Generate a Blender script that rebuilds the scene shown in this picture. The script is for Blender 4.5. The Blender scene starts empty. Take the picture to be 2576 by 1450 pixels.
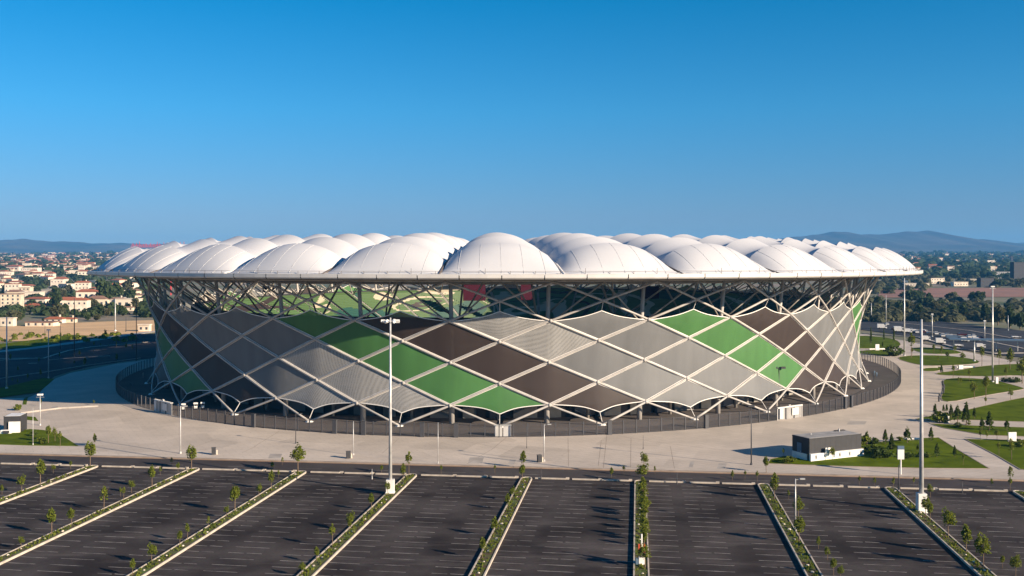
import bpy, bmesh, math, random
import numpy as np
from mathutils import Vector, Matrix

# ------------------------------------------------------------------ camera, sky, sun, exposure
SC = bpy.context.scene
COL = SC.collection
F, VH, CX, H = 2500.0, 657.0, 1288.0, 37.0        # calibrated on a 2576 x 1450 picture
cam_d = bpy.data.cameras.new('camera')
cam_d.sensor_width = 36
cam_d.lens = F / 2576 * 36
cam_d.shift_y = -(725 - VH) / 2576
cam_d.clip_start = 0.5
cam_d.clip_end = 60000
cam = bpy.data.objects.new('camera', cam_d)
COL.objects.link(cam)
cam.location = (0, 0, H)
cam.rotation_euler = (math.pi / 2, 0, 0)
SC.camera = cam

SKY_TINT = [(0.0, (.44, .53, .74)), (0.042, (.40, .52, .80)), (0.147, (.19, .70, 1.0)), (0.251, (.012, .68, 1.0)), (1.0, (.01, .6, 1.0))]
SUN_EL = math.radians(19.0)
SH = Vector((-0.85, 0.527))                        # where shadows fall, on the ground
SUN_AZ = math.atan2(-SH.x, -SH.y)
world = bpy.data.worlds.new('World')
SC.world = world
world.use_nodes = True
nt = world.node_tree
nt.nodes.clear()
wo = nt.nodes.new('ShaderNodeOutputWorld')
bg = nt.nodes.new('ShaderNodeBackground')
sky = nt.nodes.new('ShaderNodeTexSky')
sky.sky_type = 'NISHITA'
sky.sun_disc = False
sky.sun_elevation = SUN_EL
sky.sun_rotation = SUN_AZ
sky.altitude = 300
sky.air_density = 1.0
sky.dust_density = 0.2
sky.ozone_density = 3.0
hs = nt.nodes.new('ShaderNodeHueSaturation')
hs.inputs['Saturation'].default_value = 1.0
hs.inputs['Value'].default_value = 1.0
nt.links.new(sky.outputs[0], hs.inputs['Color'])
wtc = nt.nodes.new('ShaderNodeTexCoord')
sxyz = nt.nodes.new('ShaderNodeSeparateXYZ')
nt.links.new(wtc.outputs['Generated'], sxyz.inputs[0])
tint = nt.nodes.new('ShaderNodeValToRGB')                 # colour balance by height above the horizon, the same all round
for k, (pos, c) in enumerate(SKY_TINT):
    e = tint.color_ramp.elements[k] if k < 2 else tint.color_ramp.elements.new(pos)
    e.position = pos
    e.color = (*c, 1)
nt.links.new(sxyz.outputs['Z'], tint.inputs[0])
mul = nt.nodes.new('ShaderNodeMix')
mul.data_type = 'RGBA'
mul.blend_type = 'MULTIPLY'
mul.inputs[0].default_value = 1
nt.links.new(hs.outputs[0], mul.inputs[6])
nt.links.new(tint.outputs[0], mul.inputs[7])
nt.links.new(mul.outputs[2], bg.inputs['Color'])
nt.links.new(bg.outputs[0], wo.inputs['Surface'])
bg.inputs['Strength'].default_value = 0.06

sun_d = bpy.data.lights.new('sun', 'SUN')
sun_d.energy = 5.0
sun_d.angle = math.radians(0.5)
sun_d.color = (1.0, 0.82, 0.62)
sun = bpy.data.objects.new('sun', sun_d)
COL.objects.link(sun)
d = Vector((SH.x * math.cos(SUN_EL), SH.y * math.cos(SUN_EL), -math.sin(SUN_EL)))
sun.rotation_euler = d.to_track_quat('-Z', 'Y').to_euler()
sun.location = (0, 0, 300)
SC.view_settings.view_transform = 'Standard'
SC.view_settings.look = 'None'
SC.view_settings.gamma = 1
SC.view_settings.use_curve_mapping = False
SC.view_settings.exposure = 1.1
SC.render.engine = 'CYCLES'
SC.cycles.volume_bounces = 0
SC.cycles.transparent_max_bounces = 24

RND = random.Random(7)
# ------------------------------------------------------------------ helpers
def terr(Y, X=0.0):
    if Y < 700: return 0.0
    t = min(1.0, (Y - 700) / 5300)
    base = 78 * t ** 1.2
    return base + min(1, (Y - 700) / 900) * (1.8 * math.sin(X / 170 + Y / 260) + 1.4 * math.sin(X / 83 - Y / 190 + 1))

def gp(u, v, z=0.0):
    """ground point seen at (u, v) of the 2576 x 1450 picture"""
    Y = F * (H - z) / (v - VH) if v > VH + 1 else 9000
    if v < 789:
        lo, hi = 560.0, 6000.0
        for _ in range(40):
            m = (lo + hi) / 2
            if VH + F * (H - terr(m)) / m > v: lo = m
            else: hi = m
        Y = lo
    return Vector(((u - CX) / F * Y, Y, z))

def Z(rx, ry, px, py, s=0.27581):                  # a spot in a 700 x 400 crop of the photograph
    return ((rx + px * s) * 0.92, (ry + py * s) * 0.92)

def gz(rx, ry, px, py, z=0.0): return gp(*Z(rx, ry, px, py), z)

class MB:
    def __init__(self): self.v = []; self.f = []; self.m = []
    def quad(self, a, b, c, d, mi=0):
        n = len(self.v); self.v += [tuple(a), tuple(b), tuple(c), tuple(d)]; self.f.append((n, n+1, n+2, n+3)); self.m.append(mi)
    def box(self, x0, x1, y0, y1, z0, z1, M=None, mi=0):
        n = len(self.v)
        for x in (x0, x1):
            for y in (y0, y1):
                for z in (z0, z1):
                    p = Vector((x, y, z)); self.v.append(tuple(M @ p if M else p))
        for q in ((0,1,3,2),(4,6,7,5),(0,4,5,1),(2,3,7,6),(0,2,6,4),(1,5,7,3)):
            self.f.append(tuple(n + k for k in q)); self.m.append(mi)
    def tube(self, pts, r, k=6, mi=0, cap=True):
        pts = [Vector(p) for p in pts]; n0 = len(self.v); L = len(pts)
        rs = r if isinstance(r, (list, tuple)) else [r] * L
        for i, p in enumerate(pts):
            t = (pts[min(i+1, L-1)] - pts[max(i-1, 0)]).normalized()
            up = Vector((0, 0, 1)) if abs(t.z) < 0.95 else Vector((1, 0, 0))
            a = t.cross(up).normalized(); b = t.cross(a)
            for j in range(k):
                an = 2 * math.pi * (j + .5) / k
                self.v.append(tuple(p + a * rs[i] * math.cos(an) + b * rs[i] * math.sin(an)))
        for i in range(L - 1):
            for j in range(k):
                self.f.append((n0+i*k+j, n0+i*k+(j+1) % k, n0+(i+1)*k+(j+1) % k, n0+(i+1)*k+j)); self.m.append(mi)
        if cap:
            self.f.append(tuple(n0 + j for j in range(k))[::-1]); self.m.append(mi)
            self.f.append(tuple(n0 + (L-1)*k + j for j in range(k))); self.m.append(mi)
    def grid(self, P, closed=False, mi=0):
        n0 = len(self.v); R, Cn = len(P), len(P[0])
        for row in P:
            for p in row: self.v.append(tuple(p))
        for i in range(R - 1):
            for j in range(Cn - (0 if closed else 1)):
                j2 = (j + 1) % Cn
                self.f.append((n0+i*Cn+j, n0+i*Cn+j2, n0+(i+1)*Cn+j2, n0+(i+1)*Cn+j)); self.m.append(mi)
    def mesh(self, name, mats, smooth=False):
        me = bpy.data.meshes.new(name)
        me.from_pydata(self.v, [], self.f)
        if not isinstance(mats, (list, tuple)): mats = [mats]
        for m in mats: me.materials.append(m)
        if len(mats) > 1: me.polygons.foreach_set('material_index', self.m)
        if smooth: me.polygons.foreach_set('use_smooth', [True] * len(me.polygons))
        me.update()
        return me
    def build(self, name, mats, parent=None, smooth=False):
        return link(name, self.mesh(name, mats, smooth), parent)

def link(name, data, parent=None, loc=None):
    o = bpy.data.objects.new(name, data)
    COL.objects.link(o)
    if parent is not None: o.parent = parent
    if loc is not None: o.location = loc
    return o

def tag(o, label, cat, group=None):
    o['label'] = label; o['category'] = cat
    if group: o['group'] = group
    return o

def thing(name, label, cat, loc=(0, 0, 0), rz=0, group=None):
    o = link(name, None); o.location = loc; o.rotation_euler = (0, 0, rz); o.empty_display_size = .5
    return tag(o, label, cat, group)

def struct(o, kind='structure'):
    o['kind'] = kind
    return o

def kids(o): return [c for c in ALLK.get(o.name, [])]

def copy_thing(root, label, loc, rz=0, sc=1.0, group=None):
    r = root.copy(); COL.objects.link(r); r.location = loc; r.rotation_euler = (0, 0, rz)
    r.scale = (sc, sc, sc) if not isinstance(sc, (tuple, list)) else sc
    r['label'] = label
    if group: r['group'] = group
    for ch in list(root.children):
        c = ch.copy(); COL.objects.link(c); c.parent = r
        for g in list(ch.children):
            e = g.copy(); COL.objects.link(e); e.parent = c
    return r

# ------------------------------------------------------------------ materials
def mat(name, col, rough=.8, metal=0, noise=None, bump=None, spec=.3, col2=None, detail=4, trans=0, coord='Object'):
    m = bpy.data.materials.new(name); m.use_nodes = True
    n = m.node_tree.nodes; l = m.node_tree.links
    b = n['Principled BSDF']
    b.inputs['Base Color'].default_value = (*col, 1)
    b.inputs['Roughness'].default_value = rough
    b.inputs['Metallic'].default_value = metal
    b.inputs['Specular IOR Level'].default_value = spec
    tc = n.new('ShaderNodeTexCoord')
    if noise:
        nz = n.new('ShaderNodeTexNoise'); nz.inputs['Scale'].default_value = noise; nz.inputs['Detail'].default_value = detail
        l.new(tc.outputs[coord], nz.inputs['Vector'])
        rp = n.new('ShaderNodeValToRGB')
        c2 = col2 or tuple(c * .72 for c in col)
        rp.color_ramp.elements[0].position = .35; rp.color_ramp.elements[0].color = (*c2, 1)
        rp.color_ramp.elements[1].position = .65; rp.color_ramp.elements[1].color = (*col, 1)
        l.new(nz.outputs['Fac'], rp.inputs[0]); l.new(rp.outputs[0], b.inputs['Base Color'])
    if bump:
        n2 = n.new('ShaderNodeTexNoise'); n2.inputs['Scale'].default_value = bump[0]; n2.inputs['Detail'].default_value = 3
        l.new(tc.outputs[coord], n2.inputs['Vector'])
        bp = n.new('ShaderNodeBump'); bp.inputs['Strength'].default_value = bump[1]; bp.inputs['Distance'].default_value = .1
        l.new(n2.outputs['Fac'], bp.inputs['Height']); l.new(bp.outputs[0], b.inputs['Normal'])
    if trans:
        tr = n.new('ShaderNodeBsdfTransparent'); mx = n.new('ShaderNodeMixShader'); mx.inputs[0].default_value = trans
        l.new(b.outputs[0], mx.inputs[1]); l.new(tr.outputs[0], mx.inputs[2])
        l.new(mx.outputs[0], n['Material Output'].inputs['Surface'])
    return m

def asphalt_mat(name, c1, c2, streak=True):
    m = bpy.data.materials.new(name); m.use_nodes = True
    n = m.node_tree.nodes; l = m.node_tree.links; b = n['Principled BSDF']
    b.inputs['Roughness'].default_value = .95; b.inputs['Specular IOR Level'].default_value = .034
    tc = n.new('ShaderNodeTexCoord')
    def nz(scale, sx=1, sy=1, rot=0, det=5, rgh=.55):
        mp = n.new('ShaderNodeMapping'); mp.inputs['Scale'].default_value = (sx, sy, 1); mp.inputs['Rotation'].default_value = (0, 0, rot)
        x = n.new('ShaderNodeTexNoise'); x.inputs['Scale'].default_value = scale; x.inputs['Detail'].default_value = det; x.inputs['Roughness'].default_value = rgh
        l.new(tc.outputs['Object'], mp.inputs[0]); l.new(mp.outputs[0], x.inputs['Vector']); return x
    a = nz(.09, 1, 1, 0); s = nz(.16, .18, 1, -.12, 6, .65); g = nz(3.0, 1, 1, 0, 2)
    r1 = n.new('ShaderNodeValToRGB'); r1.color_ramp.elements[0].position = .38; r1.color_ramp.elements[1].position = .68
    r1.color_ramp.elements[0].color = (*c1, 1); r1.color_ramp.elements[1].color = (*[(p+q)/2 for p, q in zip(c1, c2)], 1)
    l.new(a.outputs['Fac'], r1.inputs[0])
    r2 = n.new('ShaderNodeValToRGB'); r2.color_ramp.elements[0].position = .55; r2.color_ramp.elements[1].position = .76
    r2.color_ramp.elements[0].color = (0, 0, 0, 1); r2.color_ramp.elements[1].color = (.85, .85, .85, 1)
    l.new(s.outputs['Fac'], r2.inputs[0])
    mx = n.new('ShaderNodeMix'); mx.data_type = 'RGBA'; l.new(r2.outputs[0], mx.inputs[0]); l.new(r1.outputs[0], mx.inputs[6]); mx.inputs[7].default_value = (*c2, 1)
    mg = n.new('ShaderNodeMix'); mg.data_type = 'RGBA'; mg.blend_type = 'OVERLAY'; mg.inputs[0].default_value = .35
    l.new(mx.outputs[2], mg.inputs[6]); l.new(g.outputs['Color'], mg.inputs[7])
    hsv = n.new('ShaderNodeHueSaturation'); hsv.inputs['Saturation'].default_value = .75
    l.new(mg.outputs[2], hsv.inputs['Color']); l.new(hsv.outputs[0], b.inputs['Base Color'])
    return m

def plaza_mat():
    m = bpy.data.materials.new('plaza_concrete'); m.use_nodes = True
    n = m.node_tree.nodes; l = m.node_tree.links; b = n['Principled BSDF']
    b.inputs['Roughness'].default_value = .9; b.inputs['Specular IOR Level'].default_value = .15
    tc = n.new('ShaderNodeTexCoord')
    mp = n.new('ShaderNodeMapping'); mp.inputs['Rotation'].default_value = (0, 0, .33)
    l.new(tc.outputs['Object'], mp.inputs[0])
    vr = n.new('ShaderNodeTexVoronoi'); vr.inputs['Scale'].default_value = .06; vr.distance = 'CHEBYCHEV'
    l.new(mp.outputs[0], vr.inputs['Vector'])
    nz = n.new('ShaderNodeTexNoise'); nz.inputs['Scale'].default_value = .12; nz.inputs['Detail'].default_value = 6
    l.new(tc.outputs['Object'], nz.inputs['Vector'])
    rp = n.new('ShaderNodeValToRGB'); rp.color_ramp.elements[0].position = .3; rp.color_ramp.elements[1].position = .7
    rp.color_ramp.elements[0].color = (.46, .40, .34, 1); rp.color_ramp.elements[1].color = (.56, .485, .41, 1)
    l.new(nz.outputs['Fac'], rp.inputs[0])
    bw = n.new('ShaderNodeRGBToBW'); l.new(vr.outputs['Color'], bw.inputs[0])
    mr = n.new('ShaderNodeMapRange'); mr.inputs['To Min'].default_value = .86; mr.inputs['To Max'].default_value = 1.08
    l.new(bw.outputs[0], mr.inputs[0])
    br = n.new('ShaderNodeTexBrick'); br.inputs['Scale'].default_value = .16; br.inputs['Mortar Size'].default_value = .006
    br.inputs['Color1'].default_value = (1, 1, 1, 1); br.inputs['Color2'].default_value = (.95, .95, .95, 1); br.inputs['Mortar'].default_value = (.72, .72, .72, 1)
    mp2 = n.new('ShaderNodeMapping'); mp2.inputs['Rotation'].default_value = (0, 0, -.5); l.new(tc.outputs['Object'], mp2.inputs[0]); l.new(mp2.outputs[0], br.inputs['Vector'])
    m1 = n.new('ShaderNodeVectorMath'); m1.operation = 'SCALE'; l.new(rp.outputs[0], m1.inputs[0]); l.new(mr.outputs[0], m1.inputs['Scale'])
    m2 = n.new('ShaderNodeVectorMath'); m2.operation = 'MULTIPLY'; l.new(m1.outputs[0], m2.inputs[0]); l.new(br.outputs[0], m2.inputs[1])
    l.new(m2.outputs[0], b.inputs['Base Color'])
    return m

def panel_mat(name, col, trans=.14, dots=0.0):
    m = bpy.data.materials.new(name); m.use_nodes = True
    n = m.node_tree.nodes; l = m.node_tree.links; b = n['Principled BSDF']
    b.inputs['Roughness'].default_value = .6; b.inputs['Specular IOR Level'].default_value = .3
    tc = n.new('ShaderNodeTexCoord')
    # soft vertical streaks and folds of the coated fabric
    mp = n.new('ShaderNodeMapping'); mp.inputs['Scale'].default_value = (.35, .35, .06); l.new(tc.outputs['Object'], mp.inputs[0])
    nz = n.new('ShaderNodeTexNoise'); nz.inputs['Scale'].default_value = 1; nz.inputs['Detail'].default_value = 4; l.new(mp.outputs[0], nz.inputs['Vector'])
    mr = n.new('ShaderNodeMapRange'); mr.inputs['From Min'].default_value = .3; mr.inputs['From Max'].default_value = .7; mr.inputs['To Min'].default_value = .88; mr.inputs['To Max'].default_value = 1.08
    l.new(nz.outputs['Fac'], mr.inputs[0])
    vm = n.new('ShaderNodeVectorMath'); vm.operation = 'SCALE'; vm.inputs[0].default_value = col; l.new(mr.outputs[0], vm.inputs['Scale'])
    src = vm.outputs[0]
    tr = n.new('ShaderNodeBsdfTransparent'); mx = n.new('ShaderNodeMixShader'); mx.inputs[0].default_value = trans
    if dots:
        vo = n.new('ShaderNodeTexVoronoi'); vo.inputs['Scale'].default_value = 4.6; vo.inputs['Randomness'].default_value = .15
        l.new(tc.outputs['Object'], vo.inputs['Vector'])
        rp = n.new('ShaderNodeValToRGB'); rp.color_ramp.elements[0].position = .3; rp.color_ramp.elements[1].position = .42
        rp.color_ramp.elements[0].color = (dots, dots, dots, 1); rp.color_ramp.elements[1].color = (trans, trans, trans, 1)
        l.new(vo.outputs['Distance'], rp.inputs[0]); l.new(rp.outputs[0], mx.inputs[0])
    l.new(src, b.inputs['Base Color'])
    l.new(b.outputs[0], mx.inputs[1]); l.new(tr.outputs[0], mx.inputs[2]); l.new(mx.outputs[0], n['Material Output'].inputs['Surface'])
    return m

def seat_mat():
    m = bpy.data.materials.new('seats'); m.use_nodes = True
    n = m.node_tree.nodes; l = m.node_tree.links; b = n['Principled BSDF']; b.inputs['Roughness'].default_value = .6
    tc = n.new('ShaderNodeTexCoord')
    mp = n.new('ShaderNodeMapping'); mp.inputs['Scale'].default_value = (.022, .012, .06); mp.inputs['Rotation'].default_value = (.3, .4, .5)
    l.new(tc.outputs['Object'], mp.inputs[0])
    nz = n.new('ShaderNodeTexNoise'); nz.inputs['Scale'].default_value = 1.1; nz.inputs['Detail'].default_value = 1.5; nz.inputs['Distortion'].default_value = .9
    l.new(mp.outputs[0], nz.inputs['Vector'])
    rp = n.new('ShaderNodeValToRGB'); e = rp.color_ramp; e.interpolation = 'CONSTANT'
    e.elements[0].position = 0; e.elements[0].color = (.01, .06, .045, 1)
    e.elements[1].position = .40; e.elements[1].color = (.055, .105, .035, 1)
    for p, c in ((.49, (.38, .33, .25)), (.515, (.055, .105, .035)), (.58, (.03, .02, .02)), (.605, (.065, .125, .045)), (.68, (.38, .33, .25))):
        x = e.elements.new(p); x.color = (*c, 1)
    l.new(nz.outputs['Fac'], rp.inputs[0]); l.new(rp.outputs[0], b.inputs['Base Color'])
    return m

def leaf_mat(name, c1, c2):
    m = mat(name, c1, .7, col2=c2, noise=1.1, detail=3, spec=.2)
    n = m.node_tree.nodes; l = m.node_tree.links; b = n['Principled BSDF']
    tl = n.new('ShaderNodeBsdfTranslucent'); tl.inputs[0].default_value = (*[min(1, c * 1.5) for c in c1], 1)
    mx = n.new('ShaderNodeMixShader'); mx.inputs[0].default_value = .3
    l.new(b.outputs[0], mx.inputs[1]); l.new(tl.outputs[0], mx.inputs[2]); l.new(mx.outputs[0], n['Material Output'].inputs['Surface'])
    return m

M = {}
M['asphalt'] = asphalt_mat('lot_asphalt', (.030, .024, .023), (.125, .104, .094))
M['road'] = asphalt_mat('road_asphalt', (.055, .046, .045), (.10, .085, .078))
M['concourse'] = asphalt_mat('concourse_asphalt', (.11, .093, .086), (.17, .145, .13))
M['highway'] = asphalt_mat('highway_asphalt', (.04, .045, .055), (.08, .08, .09))
M['plaza'] = plaza_mat()
M['kerb'] = mat('kerb_concrete', (.52, .45, .37), .85, noise=.9)
M['kerb_grey'] = mat('kerb_grey', (.33, .27, .22), .9, noise=.6)
M['path'] = mat('path_concrete', (.42, .38, .34), .9, noise=.3)
M['paint'] = mat('line_paint', (.33, .30, .27), .8, noise=.6, col2=(.09, .08, .075))
M['lawn'] = mat('lawn', (.10, .135, .006), .95, noise=.22, col2=(.058, .085, .004), bump=(6, .6), detail=7, spec=.03)
M['strip'] = mat('strip_grass', (.085, .12, .025), .95, noise=.7, col2=(.085, .05, .03), bump=(7, .8), detail=6)
M['soil'] = mat('soil', (.13, .07, .04), .95, noise=2)
M['earth'] = mat('earth', (.24, .19, .14), .95, noise=.01, col2=(.10, .12, .05), detail=8)
M['sand'] = mat('sand_field', (.66, .43, .22), .95, noise=.05, col2=(.54, .35, .18), detail=6)
M['steel'] = mat('cream_steel', (.43, .40, .37), .5, noise=.6, col2=(.35, .33, .31), spec=.4)
M['cable'] = mat('cable_trim', (.75, .72, .68), .4, spec=.5)
M['inner_steel'] = mat('inner_steel', (.34, .31, .27), .6, noise=.5)
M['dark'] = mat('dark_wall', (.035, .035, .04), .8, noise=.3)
M['soffit'] = mat('soffit', (.36, .31, .26), .8, noise=.4)
M['fascia'] = mat('fascia', (.56, .54, .51), .4, noise=.3, col2=(.5, .48, .46), spec=.5)
M['grating'] = mat('grating', (.12, .10, .09), .8)
M['p_grey'] = panel_mat('fabric_grey', (.158, .161, .163))
M['p_perf'] = panel_mat('fabric_perforated', (.30, .295, .285), .08, .5)
M['p_brown'] = panel_mat('fabric_brown', (.042, .030, .026), .10)
M['p_green'] = panel_mat('fabric_green', (.056, .16, .045), .08)
M['seats'] = seat_mat()
M['conc'] = mat('raw_concrete', (.3, .28, .25), .9, noise=.4)
M['pitch'] = mat('pitch_grass', (.06, .17, .03), .95, noise=.1)
M['red'] = mat('red_banner', (.055, .001, .009), .7)
M['white'] = mat('white_paint', (.78, .76, .72), .5, noise=.6, col2=(.66, .64, .6))
M['pole'] = mat('galvanised_pole', (.60, .59, .57), .4, .3, noise=1)
M['darkpole'] = mat('dark_pole', (.06, .06, .065), .5)
M['charcoal'] = mat('charcoal_cladding', (.04, .04, .043), .7, noise=.8, col2=(.034, .034, .037))
M['greyroof'] = mat('grey_roof', (.34, .33, .32), .8, noise=.6)
M['glass'] = mat('fence_mesh', (.06, .06, .068), .4, trans=.8)
M['mesh_light'] = mat('fence_mesh_light', (.3, .28, .26), .5, trans=.35)
M['window'] = mat('window_glass', (.05, .06, .08), .15, spec=.6)
M['blue'] = mat('blue_cover', (.09, .14, .2), .6)
M['tyre'] = mat('tyre', (.02, .02, .02), .9)
M['bark'] = mat('bark', (.19, .13, .085), .9, noise=3)
M['leaf1'] = leaf_mat('leaf_fresh', (.16, .18, .018), (.07, .095, .009))
M['leaf2'] = leaf_mat('leaf_dark', (.075, .105, .012), (.03, .05, .007))
M['leaf3'] = leaf_mat('leaf_olive', (.12, .115, .045), (.06, .07, .03))
M['far1'] = leaf_mat('far_leaf_dark', (.06, .085, .028), (.028, .045, .016))
M['far2'] = leaf_mat('far_leaf_olive', (.10, .10, .045), (.05, .055, .028))
M['redroof'] = mat('red_tiles', (.36, .12, .06), .9, noise=.6, col2=(.26, .09, .05))
M['brownroof'] = mat('brown_tiles', (.24, .14, .10), .9, noise=.6)
M['cream'] = mat('cream_render', (.66, .56, .42), .85, noise=.25)
M['bwhite'] = mat('white_render', (.72, .62, .50), .85, noise=.25)
M['mount'] = mat('mountain_scrub', (.10, .085, .06), .95, noise=.002, col2=(.035, .045, .03), detail=9)

# ------------------------------------------------------------------ the stadium's plan curve
Qx0, Qy0, Qa, Qb, Qt, QN, Qph = 3.00693, 359.585, 117.1714, 142.52425, -.2132084, 36.0, .7777613
HQ = (-.0053756, .0081691, -.0059545, -.0042753, 1.044191, -1.008176, -.66793, -.0285917)
ROFF = [0, -2.014, -2.876, -2.788, -2.227, -.841, .78, 3.362]
RZ = [.3, 4.652, 9.439, 14.18, 18.954, 23.654, 28.1, 32.433]
_T = np.linspace(0, 2 * np.pi, 1441)[:-1]
_ds = np.hypot(Qa * np.sin(_T), Qb * np.cos(_T))
_L = np.concatenate([[0], np.cumsum(_ds)]) / _ds.sum()
_TT = np.concatenate([_T, [2 * np.pi]])

def curve(i, off, z=0.0, harm=True):
    s = Qph + i / QN
    s += sum(HQ[2*k] * math.cos(2*math.pi*m*s) + HQ[2*k+1] * math.sin(2*math.pi*m*s) for k, m in enumerate((3, 4)))
    u = float(np.interp(s % 1, _L, _TT))
    nx, ny = math.cos(u) / Qa, math.sin(u) / Qb; n = math.hypot(nx, ny)
    if harm: off = off + sum(HQ[4+2*k] * math.cos(m*u) + HQ[5+2*k] * math.sin(m*u) for k, m in enumerate((3, 4)))
    X = Qa * math.cos(u) + off * nx / n; Y = Qb * math.sin(u) + off * ny / n
    return Vector((Qx0 + X * math.cos(Qt) - Y * math.sin(Qt), Qy0 + X * math.sin(Qt) + Y * math.cos(Qt), z))

def node(i, j): return curve(i, ROFF[j], RZ[j])

def fence_pt(u, fo=10.33, z=0.0):
    X, Y = (Qa + fo) * math.cos(u), (Qb + fo) * math.sin(u)
    return Vector((Qx0 + X * math.cos(Qt) - Y * math.sin(Qt), Qy0 + X * math.sin(Qt) + Y * math.cos(Qt), z))

def flat(name, pts, z, m, parent=None):
    mb = MB(); mb.v = [(p[0], p[1], z) for p in pts]; mb.f = [tuple(range(len(pts)))]; mb.m = [0]
    o = mb.build(name, m, parent)
    bm = bmesh.new(); bm.from_mesh(o.data)
    for f in bm.faces:
        if f.normal.z < 0: f.normal_flip()
    bmesh.ops.triangulate(bm, faces=bm.faces[:]); bm.to_mesh(o.data); bm.free()
    return o

def slab(name, pts, z0, z1, m, parent=None):
    a = sum(pts[k][0]*pts[(k+1) % len(pts)][1] - pts[(k+1) % len(pts)][0]*pts[k][1] for k in range(len(pts)))
    if a < 0: pts = pts[::-1]
    n = len(pts); mb = MB()
    mb.v = [(p[0], p[1], z1) for p in pts] + [(p[0], p[1], z0) for p in pts]
    mb.f = [tuple(range(n))] + [(k, n + k, n + (k+1) % n, (k+1) % n) for k in range(n)]; mb.m = [0] * (n + 1)
    return mb.build(name, m, parent)

def chaikin(pts, it=2):
    for _ in range(it):
        q = []
        for k in range(len(pts)):
            a, b = Vector(pts[k]), Vector(pts[(k+1) % len(pts)])
            q += [a * .75 + b * .25, a * .25 + b * .75]
        pts = q
    return pts

# ------------------------------------------------------------------ setting: terrain
mb = MB()
ys = list(range(-300, 700, 200)) + [700, 760, 850, 950, 1100, 1250, 1400, 1600, 1800, 2000, 2300, 2600, 3000, 3500, 4000, 4600, 5300, 6000, 7500, 9000, 12400]
xs = [-7400, -5000, -3500, -2600, -2000, -1600, -1300, -1100, -950, -800, -700, -600, -500, -420, -350, -250, -150, 0, 150, 250, 350, 420, 500, 600, 700, 800, 950, 1100, 1300, 1600, 2000, 2600, 3500, 5000, 7400]
mb.grid([[(x, y, terr(y, x) - .06) for x in xs] for y in ys])
struct(mb.build('ground', M['earth'], smooth=True))

# lot frame: s runs along the kerb to the right, t away from the camera
AL = math.radians(7.2)
E1 = Vector((math.cos(AL), -math.sin(AL), 0)); E2 = Vector((math.sin(AL), math.cos(AL), 0)); O0 = Vector((0, 169.6, 0))
def lot(s, t, z=0.0): return O0 + E1 * s + E2 * t + Vector((0, 0, z))
LM = Matrix.Translation(O0) @ Matrix.Rotation(-AL, 4, 'Z')

struct(flat('parking_lot', [lot(-260, -110), lot(240, -110), lot(240, 0), lot(-260, 0)], 0.0, M['asphalt']))
PK = 8.6                                             # far edge of the access road
struct(flat('access_road', [lot(-260, 0), lot(240, 0), lot(240, PK), lot(-260, PK)], 0.0, M['road']))
# plaza
pl = [lot(-240, PK + .35), lot(230, PK + .35)]
pl += [gp(3300, 1030), gp(2900, 960), gp(2576, 915), gp(2400, 880), gp(2180, 842), gp(1700, 815), gp(800, 815)]
pl += [gz(0, 900, 1390, 318), gz(0, 900, 1150, 350), gz(0, 900, 910, 400), gz(0, 900, 700, 440), gz(0, 900, 540, 500), gz(0, 900, 455, 570), gz(0, 900, 390, 640), gz(0, 900, 270, 690), gp(-300, 1004)]
struct(slab('plaza', pl, -.02, .14, M['plaza']))
kb = MB()
kb.box(-260, 240, PK - .15, PK + .35, -.02, .17, LM)
struct(kb.build('kerb', M['kerb_grey']))
# a paler gutter strip and two joints along the kerb
gt = MB(); gt.box(-260, 240, PK - .75, PK - .15, -.02, .012, LM)
struct(gt.build('gutter', mat('gutter_concrete', (.34, .22, .14), .9, noise=.4)))
# concourse inside the fence
cc = [fence_pt(2 * math.pi * k / 160, 10.33) for k in range(160)]
struct(slab('concourse', cc, .1, .16, M['concourse']))
# left: road in the stadium's shadow, sand field
lr = [gp(-700, 1000), gp(-300, 1003), gz(0, 900, 0, 682), gz(0, 900, 270, 640), gz(0, 900, 380, 600), gz(0, 900, 540, 470), gz(0, 900, 700, 420), gz(0, 900, 910, 370), gz(0, 900, 1390, 300), gp(600, 890), gp(700, 835),
      gp(378, 840), gp(266, 847), gp(178, 856), gp(0, 868), gp(-300, 880), gp(-700, 900)]
struct(flat('left_car_park', lr, .02, M['road']))
sf = [gp(-600, 836), gp(0, 823), gp(242, 810), gp(376, 806), gp(640, 804), gp(640, 830), gp(378, 837), gp(266, 843), gp(178, 852), gp(0, 861), gp(-600, 880)]
struct(flat('sand_field', sf, .03, M['sand']))
def ribbon(name, pts, w, z0, z1, m):
    pts = [Vector((p[0], p[1], 0)) for p in pts]; mb = MB()
    L = []; R = []
    for k, p in enumerate(pts):
        t = (pts[min(k+1, len(pts)-1)] - pts[max(k-1, 0)]).normalized(); nn = Vector((-t.y, t.x, 0))
        L.append(p + nn * w / 2); R.append(p - nn * w / 2)
    for k in range(len(pts) - 1):
        a, b, c, d2 = L[k], L[k+1], R[k+1], R[k]
        up = lambda q, z: (q.x, q.y, z)
        mb.quad(up(a, z1), up(d2, z1), up(c, z1), up(b, z1)); mb.quad(up(a, z0), up(a, z1), up(b, z1), up(b, z0)); mb.quad(up(d2, z1), up(d2, z0), up(c, z0), up(c, z1))
    return mb.build(name, m)
A5 = (0, 900)
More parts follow.
